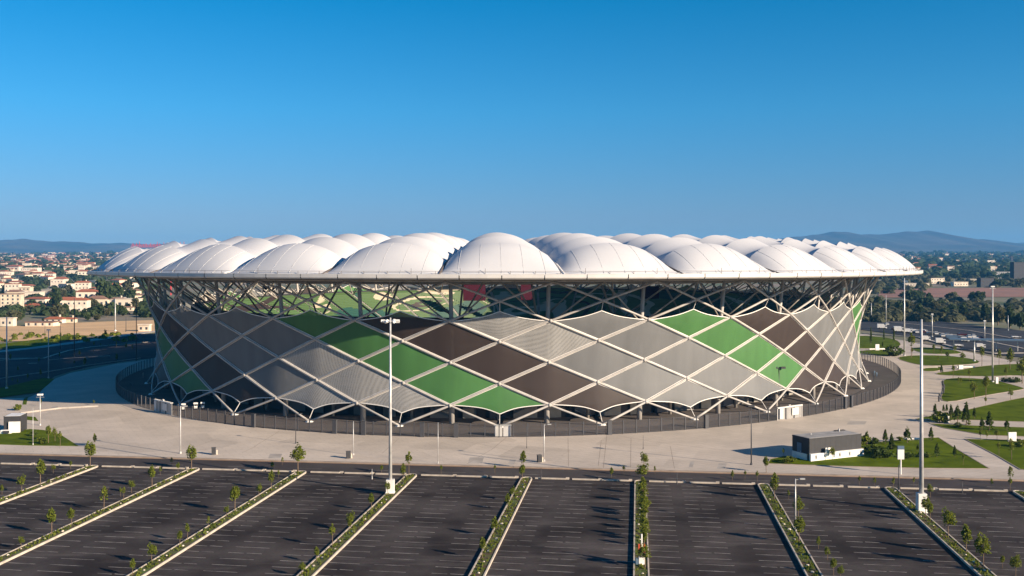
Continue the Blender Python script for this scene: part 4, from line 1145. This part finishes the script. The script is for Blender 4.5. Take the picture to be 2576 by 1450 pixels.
# dark bicycles / bollards on the plaza edge
for q, (px, py) in enumerate(((1745, 600), (1740, 635), (1700, 690), (1695, 720), (1735, 560))):
    p = gz(*R8, px, py, .16)
    t = thing('bollard', f'dark bollard at the left edge of the kidney lawn, {ORD[q]} of a short row', 'bollard', p, 0, 'dark bollards by the kidney lawn')
    mb = MB(); mb.tube([(0, 0, 0), (0, 0, 1.2)], .22, 8); mb.build('post', M['darkpole'], t)
    mb = MB(); mb.tube([(0, 0, 1.2), (0, 0, 1.4)], [.3, .2], 8); mb.build('cap', M['darkpole'], t)

# ------------------------------------------------------------------ people on the shaded concourse and right concourse
def person(label, p, h=1.75, m1=None, rz=0):
    me = bpy.data.meshes.new('body'); t = thing('person', label, 'person', p, rz)
    V = [(0,0,.95),(0,0,1.2),(0,0,1.42),(0,0,1.52),(0,0,1.66),(.2,0,1.42),(.27,.02,1.15),(.27,.1,.88),(-.2,0,1.42),(-.27,0,1.15),(-.26,.08,.88),(.11,0,.9),(.13,.05,.5),(.14,-.08,.06),(.15,.08,.03),(-.11,0,.9),(-.12,-.02,.5),(-.13,-.1,.06),(-.13,.06,.03)]
    Ed = [(0,1),(1,2),(2,3),(3,4),(2,5),(5,6),(6,7),(2,8),(8,9),(9,10),(0,11),(11,12),(12,13),(13,14),(0,15),(15,16),(16,17),(17,18)]
    me.from_pydata(V, Ed, [])
    bm = bmesh.new(); bm.from_mesh(me); bm.verts.layers.skin.verify(); bm.to_mesh(me); bm.free()
    o = link('body', me, t)
    R_ = [.17,.16,.17,.06,.11,.07,.05,.035,.07,.05,.035,.1,.07,.045,.04,.1,.07,.045,.04]
    for k, s in enumerate(me.skin_vertices[0].data): s.radius = (R_[k], R_[k] * .8); s.use_root = (k == 0)
    o.modifiers.new('skin', 'SKIN'); sb = o.modifiers.new('sub', 'SUBSURF'); sb.levels = 1; sb.render_levels = 1
    me.materials.append(m1); o.scale = (h / 1.75,) * 3
    return t
person('person in dark clothes standing on the shaded concourse at far left', gz(*A5, 1297, 590, .16), 1.8, M['darkpole'])
person('person in pale clothes on the shaded concourse near the far left facade', gz(*A5, 1418, 485, .16), 1.8, M['path'])
person('person in blue standing on the right concourse, the left of a pair', gz(*R8, 1055, 465, .16), 1.8, M['blue'])
person('person in blue standing on the right concourse, the right of a pair', gz(*R8, 1078, 480, .16), 1.8, M['blue'], .5)

# ------------------------------------------------------------------ vehicles by the highway
def truck(label, px0, px1, ptop, pbase, mcab='white', mbox='white'):
    a = gz(*R4, px0, pbase, .2); b = gz(*R4, px1, pbase, .2); L = max(3.5, (b - a).length); h = (pbase - ptop) * .2537 * a.y / F
    t = thing('box_truck' if L > 7 else 'van', label, 'truck' if L > 7 else 'van', (a + b) / 2, -.25, 'white vehicles parked by the highway')
    w = 2.4
    mb = MB(); mb.box(-L/2, L/2 - min(2.2, L*.3), -w/2, w/2, .7, h); mb.build('cargo_body', M[mbox], t)
    mb = MB(); mb.box(L/2 - min(2.1, L*.29), L/2, -w/2, w/2, .5, h * .8); cb = mb.build('cab', M[mcab], t)
    mb = MB(); mb.box(L/2 - min(1.7, L*.2), L/2 + .03, -w/2 - .03, w/2 + .03, h * .48, h * .72); mb.build('window', M['window'], t)
    mb = MB(); mb.box(-L/2 + .3, L/2 - .3, -w/2 + .2, w/2 - .2, .35, .7); mb.build('chassis', M['darkpole'], t)
    for sx in (-L/2 + 1, L/2 - 1.1):
        for sy in (-w/2, w/2 - .25):
            mb = MB(); mb.tube([(sx, sy, .45), (sx, sy + .25, .45)], .45, 10); mb.build('wheel', M['tyre'], t)
for a in (('white coach nearest the stadium in the row beside the highway', 1085, 1175, 1038, 1088), ('long white truck, second of the highway row, left of the pale pole', 1250, 1345, 1062, 1120), ('white truck right of the pale pole by the stadium', 1360, 1420, 1085, 1128), ('small white van tucked behind the second truck', 1425, 1465, 1095, 1125),
          ('white box truck with dark emblem near the middle of the coach row', 1535, 1600, 1155, 1207), ('far white van behind the middle box truck', 1510, 1575, 1092, 1122), ('white and blue box truck right of the middle', 1665, 1755, 1178, 1237, 'white', 'white'), ('blue covered trailer between two white trucks', 1770, 1900, 1150, 1190, 'blue', 'blue'),
          ('white truck beside the blue covered trailer', 1920, 1985, 1170, 1217), ('white van at the right end of the coach row', 2035, 2100, 1172, 1212), ('low white van with windows at the right end', 2068, 2150, 1232, 1280), ('long pale coach driving on the highway far right', 2420, 2505, 1160, 1182), ('white car beside the shrubs left of the trailer', 1860, 1925, 1240, 1268)):
    truck(*a)
for q in range(16):
    px = 1180 + q * 62 + RND.uniform(-15, 15); py = 1062 + (px - 1180) * .142 + RND.choice((-14, 12))
    if q % 2: py += 12
    g = gz(*R4, px, py, .2); t = thing('parked_car', f'parked car among the coaches beside the highway, {ORD[q]} from the stadium', 'car', g, -.25 + RND.choice((0, 1.57)), 'cars among the coaches')
    cm = RND.choice(('white', 'white', 'pole', 'charcoal', 'red'))
    mb = MB(); mb.box(-2.1, 2.1, -.88, .88, .3, .95); mb.box(-1.2, 1.3, -.8, .8, .95, 1.02); mb.build('body', M[cm], t)
    mb = MB(); n = 0
    mb.v = [(-1.5, -.8, .95), (1.2, -.8, .95), (1.2, .8, .95), (-1.5, .8, .95), (-1.1, -.68, 1.45), (.6, -.68, 1.45), (.6, .68, 1.45), (-1.1, .68, 1.45)]
    mb.f = [(0, 1, 5, 4), (1, 2, 6, 5), (2, 3, 7, 6), (3, 0, 4, 7)]; mb.m = [0] * 4; mb.build('windows', M['window'], t)
    mb = MB(); mb.box(-1.1, .6, -.68, .68, 1.45, 1.5); mb.build('roof', M[cm], t)
    for sx in (-1.3, 1.3):
        for sy in (-.88, .7):
            mb = MB(); mb.tube([(sx, sy, .32), (sx, sy + .18, .32)], .32, 8); mb.build('wheel', M['tyre'], t)
# station canopy
p = gz(*R4, 2050, 1300, .2)
t = thing('bus_shelter', 'long blue-grey roofed shelter beside the coaches', 'shelter', p, -.28)
mb = MB(); mb.box(-10, 22, -3, 3, 4.3, 4.8); mb.build('roof', M['blue'], t)
for x in (-8, 0, 8, 16, 21):
    mb = MB(); mb.tube([(x, 0, 0), (x, 0, 4.3)], .2, 6); mb.build('post', M['pole'], t)

# ------------------------------------------------------------------ the town
def house(label, cat, x, y, z, w, d, h, rz, wall, roof, wins=True, flat_roof=False, grp=None, name='house', floors=None):
    t = thing(name, label, cat, (x, y, z - .3), rz, grp)
    mb = MB(); mb.box(-w/2, w/2, -d/2, d/2, 0, h); mb.build('wall', M[wall], t)
    mb = MB()
    if flat_roof:
        mb.box(-w/2 - .3, w/2 + .3, -d/2 - .3, d/2 + .3, h, h + .5)
    else:
        e = .5; rh = d * .22; n = len(mb.v)
        mb.v += [(-w/2-e, -d/2-e, h), (w/2+e, -d/2-e, h), (w/2+e, d/2+e, h), (-w/2-e, d/2+e, h), (-w/2 + d*.3, 0, h + rh), (w/2 - d*.3, 0, h + rh)]
        for f in ((0, 1, 5, 4), (1, 2, 5), (2, 3, 4, 5), (3, 0, 4), (3, 2, 1, 0)): mb.f.append(tuple(n + q for q in f)); mb.m.append(0)
    rf = mb.build('roof', M[roof], t)
    if wins:
        fl = floors or max(1, int(h / 3)); nx = max(2, int(w / 3.2))
        wm = MB(); wm.box(-.55, .55, -.08, .05, 0, 1.3); wm = wm.mesh('window', M['window'])
        for a in range(fl):
            for b in range(nx):
                o = link('window', wm, t, (-w/2 + w * (b + .5) / nx, -d/2, h * (a + .35) / fl))
        if not flat_roof:
            mb = MB(); mb.box(w*.2, w*.2 + .8, -.4, .4, h, h + d*.22 + 1.2); mb.build('chimney', M[wall], rf)
    return t
R1 = (0, 600)
def house_px(label, x0, x1, top, base, wall, roof, R=R1, flat_roof=False, name='house', cat='house', rz=None, dr=.7, wins=True, floors=None):
    u0, vb = Z(*R, x0, base); u1, _ = Z(*R, x1, base)
    g = gp((u0 + u1) / 2, vb); y = g.y; w = (u1 - u0) / F * y; h = (base - top) * .2537 / F * y
    d = w * dr
    if not flat_roof: h = max(2.5, h - d * .22 * .8)
    return house(label, cat, g.x, y + d / 2, terr(y, g.x), w, d, h, RND.uniform(-.15, .15) if rz is None else rz, wall, roof, wins, flat_roof, None, name, floors)
HB = [('pale apartment block with many small windows at the left edge', 0, 190, 740, 918, 'cream', 'brownroof', True, 5), ('cream apartment block with a flat roof behind the left trees', 45, 180, 645, 770, 'bwhite', 'redroof', True, 3), ('narrow pale apartment tower right of the cream block', 182, 300, 680, 778, 'cream', 'cream', True, 3),
      ('white three storey house with a red hipped roof', 738, 875, 620, 742, 'bwhite', 'redroof', False, 3), ('large white house with long red roof near the fields', 655, 855, 780, 922, 'bwhite', 'redroof', False, 2), ('white house with red roof beside the dark tall trees', 1090, 1225, 775, 882, 'bwhite', 'brownroof', False, 2),
      ('white flat house high on the slope', 500, 622, 612, 690, 'bwhite', 'bwhite', True, 2), ('white square tower on the hill', 775, 830, 462, 530, 'bwhite', 'bwhite', True, 3), ('white wide building on the hill crest', 205, 370, 485, 545, 'bwhite', 'bwhite', True, 2), ('long low red-roofed shed at the field edge', 440, 620, 968, 1030, 'bwhite', 'redroof', False, 1),
      ('second low red-roofed shed right of the long one', 620, 740, 975, 1025, 'cream', 'redroof', False, 1), ('row house with brown roof above the left trees', 190, 490, 838, 900, 'cream', 'redroof', False, 1), ('small white gable house between trees', 820, 890, 742, 788, 'bwhite', 'bwhite', True, 1), ('small cream house right of the dark trees', 1225, 1315, 862, 908, 'cream', 'brownroof', False, 1),
      ('low white pavilion beyond the sandy field', 1370, 1480, 1045, 1112, 'bwhite', 'bwhite', True, 1), ('long low cream shed at the edge of the sandy field', 250, 530, 1020, 1062, 'bwhite', 'brownroof', True, 1), ('tiny pale house beside the dark tall trees', 900, 965, 680, 735, 'bwhite', 'redroof', False, 1), ('white warehouse low on the left', 0, 130, 980, 1060, 'bwhite', 'bwhite', True, 1),
      ('low white sports hall under the rim', 680, 890, 520, 552, 'bwhite', 'bwhite', True, 1), ('pale low hall at the far left', 0, 110, 545, 580, 'bwhite', 'bwhite', True, 1), ('cream house with angled roof on the mid left slope', 20, 110, 590, 640, 'cream', 'redroof', False, 1), ('white arched-roof hall mid slope', 340, 500, 545, 572, 'bwhite', 'bwhite', True, 1), ('pale house right of the red-roof terrace', 360, 500, 785, 835, 'bwhite', 'redroof', False, 1)]
for (lab, x0, x1, tp, bs, wl, rf, fl, flo) in HB: house_px(lab, x0, x1, tp, bs, wl, rf, R1, fl, floors=flo, name='apartment_block' if 'apartment' in lab else 'house', cat='building' if fl else 'house', dr=.55)
HR = [('long white warehouse in the middle of the right plain', 1840, 1985, 640, 680, 'bwhite', 'bwhite'), ('white factory hall left of the long warehouse', 1610, 1750, 605, 655, 'bwhite', 'bwhite'), ('pale hall beyond the right plain trees', 2100, 2185, 545, 582, 'cream', 'brownroof'), ('dark tall office block at the right edge', 2430, 2560, 440, 640, 'charcoal', 'charcoal'),
      ('grey factory shed left of the dark office block', 2240, 2425, 528, 595, 'greyroof', 'greyroof'), ('low white roofs just right of the stadium rim', 1355, 1520, 650, 680, 'bwhite', 'bwhite'), ('small white building beside the right warehouse', 2010, 2095, 612, 650, 'bwhite', 'cream'), ('blue roofed store behind the rim end', 1310, 1385, 628, 650, 'blue', 'blue'),
      ('dark warehouse with a grey front on the right plain', 2100, 2240, 600, 690, 'charcoal', 'charcoal'), ('pale shed low in the right plain', 1525, 1600, 648, 690, 'cream', 'bwhite'), ('thin tall grey tower at the far right', 2408, 2432, 370, 470, 'charcoal', 'charcoal')]
for (lab, x0, x1, tp, bs, wl, rf) in HR: house_px(lab, x0, x1, tp, bs, wl, rf, R4, True, name='warehouse', cat='building', dr=.5)

# scattered houses, farther and smaller
hr = random.Random(11)
hc = 0
occupied = []
kinds = [('bwhite', 'redroof', 'small white house with red roof in the left town'), ('cream', 'redroof', 'small cream house with red roof in the left town'), ('bwhite', 'bwhite', 'small white flat-roofed house in the left town'), ('cream', 'brownroof', 'small cream house with brown roof in the left town')]
hm = {}
def small_house(kind, x, y, w, h, rz, lab, grp):
    key = kind
    if key not in hm:
        t = thing('house', 'x', 'house', (0, 0, 0), 0, grp)
        wl, rf = kinds[kind][:2]
        mb = MB(); mb.box(-.5, .5, -.35, .35, 0, .75); mb.build('wall', M[wl], t)
        mb = MB()
        if kind == 2: mb.box(-.52, .52, -.37, .37, .75, .8)
        else:
            mb.v = [(-.55, -.4, .75), (.55, -.4, .75), (.55, .4, .75), (-.55, .4, .75), (-.3, 0, 1), (.3, 0, 1)]; mb.f = [(0, 1, 5, 4), (1, 2, 5), (2, 3, 4, 5), (3, 0, 4), (3, 2, 1, 0)]; mb.m = [0] * 5
        mb.build('roof', M[rf], t)
        for a in range(3):
            mb = MB(); mb.box(-.36 + a * .3, -.24 + a * .3, -.36, -.34, .28, .5); mb.build('window', M['window'], t)
        hm[key] = t; t.location = (x, y, terr(y, x) - .3); t.rotation_euler = (0, 0, rz); t.scale = (w, w, h); t['label'] = lab
        return t
    return copy_thing(hm[key], lab, (x, y, terr(y, x) - .3), rz, (w, w, h), grp)
for _ in range(270):
    v = hr.choice((hr.uniform(640.8, 660), hr.uniform(645, 700), hr.uniform(660, 775)))
    u = hr.uniform(-260, 345)
    g = gp(u, v); y = g.y
    w = hr.uniform(11, 20) * (1.0 if y < 2000 else hr.uniform(1.2, 2.4)); h = hr.uniform(6, 10) * (1 if y < 2000 else 1.35)
    kd = hr.choice((0, 0, 1, 2, 2, 3))
    far = y > 1800
    lab = kinds[kd][2] + (' near the horizon' if far else ', on the nearer slope')
    small_house(kd, g.x, y, w, h, hr.uniform(-.6, .6), lab, lab.replace('small', 'scattered small'))
nearh = {}
for o in COL.objects:
    if o.name.startswith('house') and str(o.get('label', '')).endswith(', on the nearer slope'): nearh.setdefault(o['label'], []).append(o)
for lab, L in nearh.items():
    L.sort(key=lambda o: pix(o.location))
    for q, o in enumerate(L[:49]): o['label'] = lab.replace('in the left town, on the nearer slope', f'on the nearer slope, {ORD[q]} from the left')
for _ in range(60):
    v = hr.uniform(641, 700); u = hr.uniform(2200, 2900); g = gp(u, v); y = g.y
    kd = hr.choice((0, 2, 2)); far = y > 1800
    lab = 'tiny pale building in the right plain' + (' near the horizon' if far else ' among the trees') + (' with red roof' if kd == 0 else ' with flat roof')
    small_house(kd, g.x, y, hr.uniform(10, 26), hr.uniform(5, 8), hr.uniform(-.4, .4), lab, lab.replace('tiny', 'scattered tiny'))
# far pale specks of town along the horizon: one mass
mb = MB(); hr2 = random.Random(21)
for _ in range(2600):
    side = hr2.random() < .66
    u = hr2.uniform(-600, 420) if side else hr2.uniform(2200, 3100)
    y = hr2.uniform(1900, 5900); x = (u - CX) / F * y; w = hr2.uniform(8, 26); h = hr2.uniform(4, 13); z = terr(y, x) - 1
    if not side and hr2.random() < .5 and y < 4600: continue
    mb.box(x - w/2, x + w/2, y, y + w * .5, z, z + h, mi=hr2.choice((0, 0, 1, 2)))
    mb.box(x - w/2 - .4, x + w/2 + .4, y - .4, y + w * .5 + .4, z + h, z + h + 1.5, mi=hr2.choice((2, 3, 3, 1)))
struct(mb.build('distant_town', [M['bwhite'], M['cream'], M['brownroof'], M['redroof']]), 'stuff')
# tree masses
fr = random.Random(31)
TL = [(560, 800, 3.2), (600, 830, 3.0), (520, 820, 2.3), (560, 960, 2.4), (620, 950, 2.5), (640, 690, 2.0)]
FT = [(905, 870, 780, 110), (300, 940, 850, 120), (130, 1040, 900, 180), (210, 1000, 880, 120), (30, 1010, 940, 80), (550, 900, 700, 160), (620, 800, 690, 110), (570, 985, 830, 170), (650, 960, 850, 110), (1040, 845, 590, 190), (1140, 800, 600, 160), (1270, 740, 600, 130), (1290, 810, 690, 120), (900, 900, 775, 140), (1000, 960, 860, 120), (1060, 970, 880, 110), (1210, 960, 870, 110), (590, 600, 510, 100), (550, 570, 510, 60), (720, 610, 550, 130), (800, 600, 560, 100), (270, 640, 570, 120), (350, 735, 660, 110), (460, 690, 620, 90), (680, 740, 650, 90), (1340, 900, 780, 100), (420, 920, 850, 100), (240, 490, 430, 150), (430, 490, 430, 150), (640, 500, 440, 110), (150, 370, 335, 110), (1020, 390, 335, 90), (980, 480, 430, 120), (760, 430, 400, 150), (440, 1020, 980, 50), (870, 1000, 950, 90), (960, 1010, 940, 90)]
for q, (px, py, tp, wd) in enumerate(sorted(FT)):
    u, v = Z(*R1, px, py); g = gp(u, v); h = (py - tp) * .2537 / F * g.y; wv = wd * .2537 / F * g.y
    place('f%d' % (q % 5), (f'large dark tree in the left town, {ORD[q]} counting from the left' if q < 20 else f'dark tree in the left town close to the stadium, {ORD[q-20]} counting rightwards'), (g.x, g.y, terr(g.y, g.x) - .2), h, (wv / 8.4) / (h / 8.8) if True else 1, 'large trees in the left town')
FR = [(1420, 820, 680, 180), (1500, 790, 700, 120), (1580, 880, 740, 150), (1830, 835, 715, 155), (2070, 850, 710, 160), (1180, 880, 790, 130), (1090, 900, 780, 120), (1290, 940, 830, 130), (1400, 930, 810, 120), (1500, 960, 850, 130), (1650, 930, 800, 120), (1740, 980, 870, 120), (1830, 960, 820, 110), (1940, 990, 850, 140), (2060, 960, 860, 110), (2160, 1010, 860, 130), (2280, 1050, 840, 170), (2400, 1080, 900, 150), (2500, 1090, 900, 150), (2390, 900, 830, 100), (2500, 890, 820, 120), (1020, 960, 860, 100), (1150, 960, 870, 130), (1240, 930, 840, 110), (1590, 985, 890, 110), (2260, 480, 420, 90), (2300, 690, 600, 120), (2500, 690, 610, 120), (1860, 600, 540, 110), (1950, 590, 535, 90), (1750, 530, 480, 90), (1570, 560, 500, 120), (1640, 640, 580, 100), (1420, 560, 500, 120), (1560, 655, 610, 90), (1780, 690, 640, 70), (1200, 720, 660, 120), (1600, 820, 740, 100), (1720, 880, 790, 100), (1980, 900, 830, 100)]
for q, (px, py, tp, wd) in enumerate(sorted(FR)):
    u, v = Z(*R4, px, py); g = gp(u, v); h = (py - tp) * .2537 / F * g.y; wv = wd * .2537 / F * g.y
    place('f%d' % ((q * 3) % 5), (f'round-crowned tree beyond the highway, {ORD[q]} counting from the stadium' if q < 20 else f'round-crowned tree in the right half beyond the highway, {ORD[q-20]} counting rightwards'), (g.x, g.y, terr(g.y, g.x) - .2), h, (wv / 8.4) / (h / 8.8), 'trees beyond the highway')
# filler woods: countless
def wood(name, n, urange, yrange, size, m, seed, keep=lambda u, y: True):
    r = random.Random(seed); mb = MB()
    for _ in range(n):
        y = yrange[0] * (yrange[1] / yrange[0]) ** r.random(); u = r.uniform(*urange)
        if not keep(u, y): continue
        x = (u - CX) / F * y; R0 = r.uniform(.6, 1.3) * size * (1 + y / 4000); z0 = terr(y, x)
        nl = 26 if y > 1500 else 60
        for _q in range(nl):
            a = Vector((r.gauss(0, 1), r.gauss(0, 1), abs(r.gauss(0, 1)))).normalized()
            c = Vector((x, y, z0)) + Vector((a.x * R0, a.y * R0, a.z * R0 * .95 + .2)) * r.uniform(.7, 1)
            s = R0 * r.uniform(.2, .38); b = a.orthogonal().normalized(); b.rotate(Matrix.Rotation(r.uniform(0, 6.28), 3, a)); e = a.cross(b)
            mb.quad(c - b*s, c - e*s*.8, c + b*s*.9, c + e*s)
    return struct(mb.build(name, m), 'stuff')
wood('distant_wood', 700, (-500, 420), (640, 2200), 4.2, M['far1'], 1)
wood('distant_wood', 900, (-700, 450), (1800, 5800), 9, M['far1'], 2)
fy0, fy1 = gp(2400, 749).y, gp(2400, 729).y
mb = MB(); mb.grid([[((u - CX) / F * y, y, terr(y, (u - CX) / F * y) + .3) for u in range(2210, 3000, 40)] for y in np.linspace(fy0, fy1, 12)])
struct(mb.build('ploughed_field', mat('red_soil', (.30, .15, .10), .95, noise=.03, col2=(.22, .12, .085), detail=6), smooth=True))
wood('distant_wood', 1000, (2150, 3000), (620, 2400), 4.6, M['far2'], 3, lambda u, y: not (fy0 - 90 < y < fy1 + 10) or (u < 2330 and y > fy0 + 60))
wood('distant_wood', 1500, (2100, 3300), (1560, 5800), 10, M['far1'], 4)
wood('hedge', 320, (2170, 2900), (600, 700), 3.6, M['far2'], 5)
wood('hedge', 60, (-100, 340), (455, 500), 1.3, M['leaf1'], 6)
# tower crane jib above the left roof edge
p = gp(440, 790); Yc = 1000; xc = (430 - CX) / F * Yc
t = thing('tower_crane', 'red tower crane jib just above the left edge of the roof', 'crane', (xc, Yc, terr(Yc)), 0)
zt = H + (VH - 622) * Yc / F - terr(Yc)
rm = mat('crane_red', (.5, .06, .07), .6)
mb = MB(); mb.tube([(0, 0, 0), (0, 0, zt + 3)], .8, 4); mb.build('mast', rm, t)
mb = MB()
for (z_, y_) in ((0, -.8), (0, .8), (2.2, 0)): mb.tube([(-40, y_, zt + z_), (18, y_, zt + z_)], .2, 4)
for k in range(29):
    x = -40 + k * 2; mb.tube([(x, -.8, zt), (x + 1, 0, zt + 2.2), (x + 2, .8, zt)], .16, 4)
for k in range(16):
    x = -38 + k * 3.4; hh = RND.uniform(.8, 3.6); mb.tube([(x, 0, zt + 1), (x + RND.uniform(-1, 1), 0, zt + 2.2 + hh)], .22, 4)
mb.build('jib', rm, t)

# ------------------------------------------------------------------ haze
HZ = 1.0
if HZ:
    mb = MB(); mb.box(-7350, 7350, -290, 12350, -1.2, 345)
    hz = struct(mb.build('haze', None), 'stuff')
    hmt = bpy.data.materials.new('haze'); hmt.use_nodes = True
    n = hmt.node_tree.nodes; n.clear(); o = n.new('ShaderNodeOutputMaterial'); v = n.new('ShaderNodeVolumePrincipled')
    v.inputs['Color'].default_value = (.11, .47, 1, 1); v.inputs['Density'].default_value = 7e-5; v.inputs['Anisotropy'].default_value = 0.0
    hmt.node_tree.links.new(v.outputs[0], o.inputs['Volume'])
    hz.data.materials.clear(); hz.data.materials.append(hmt)
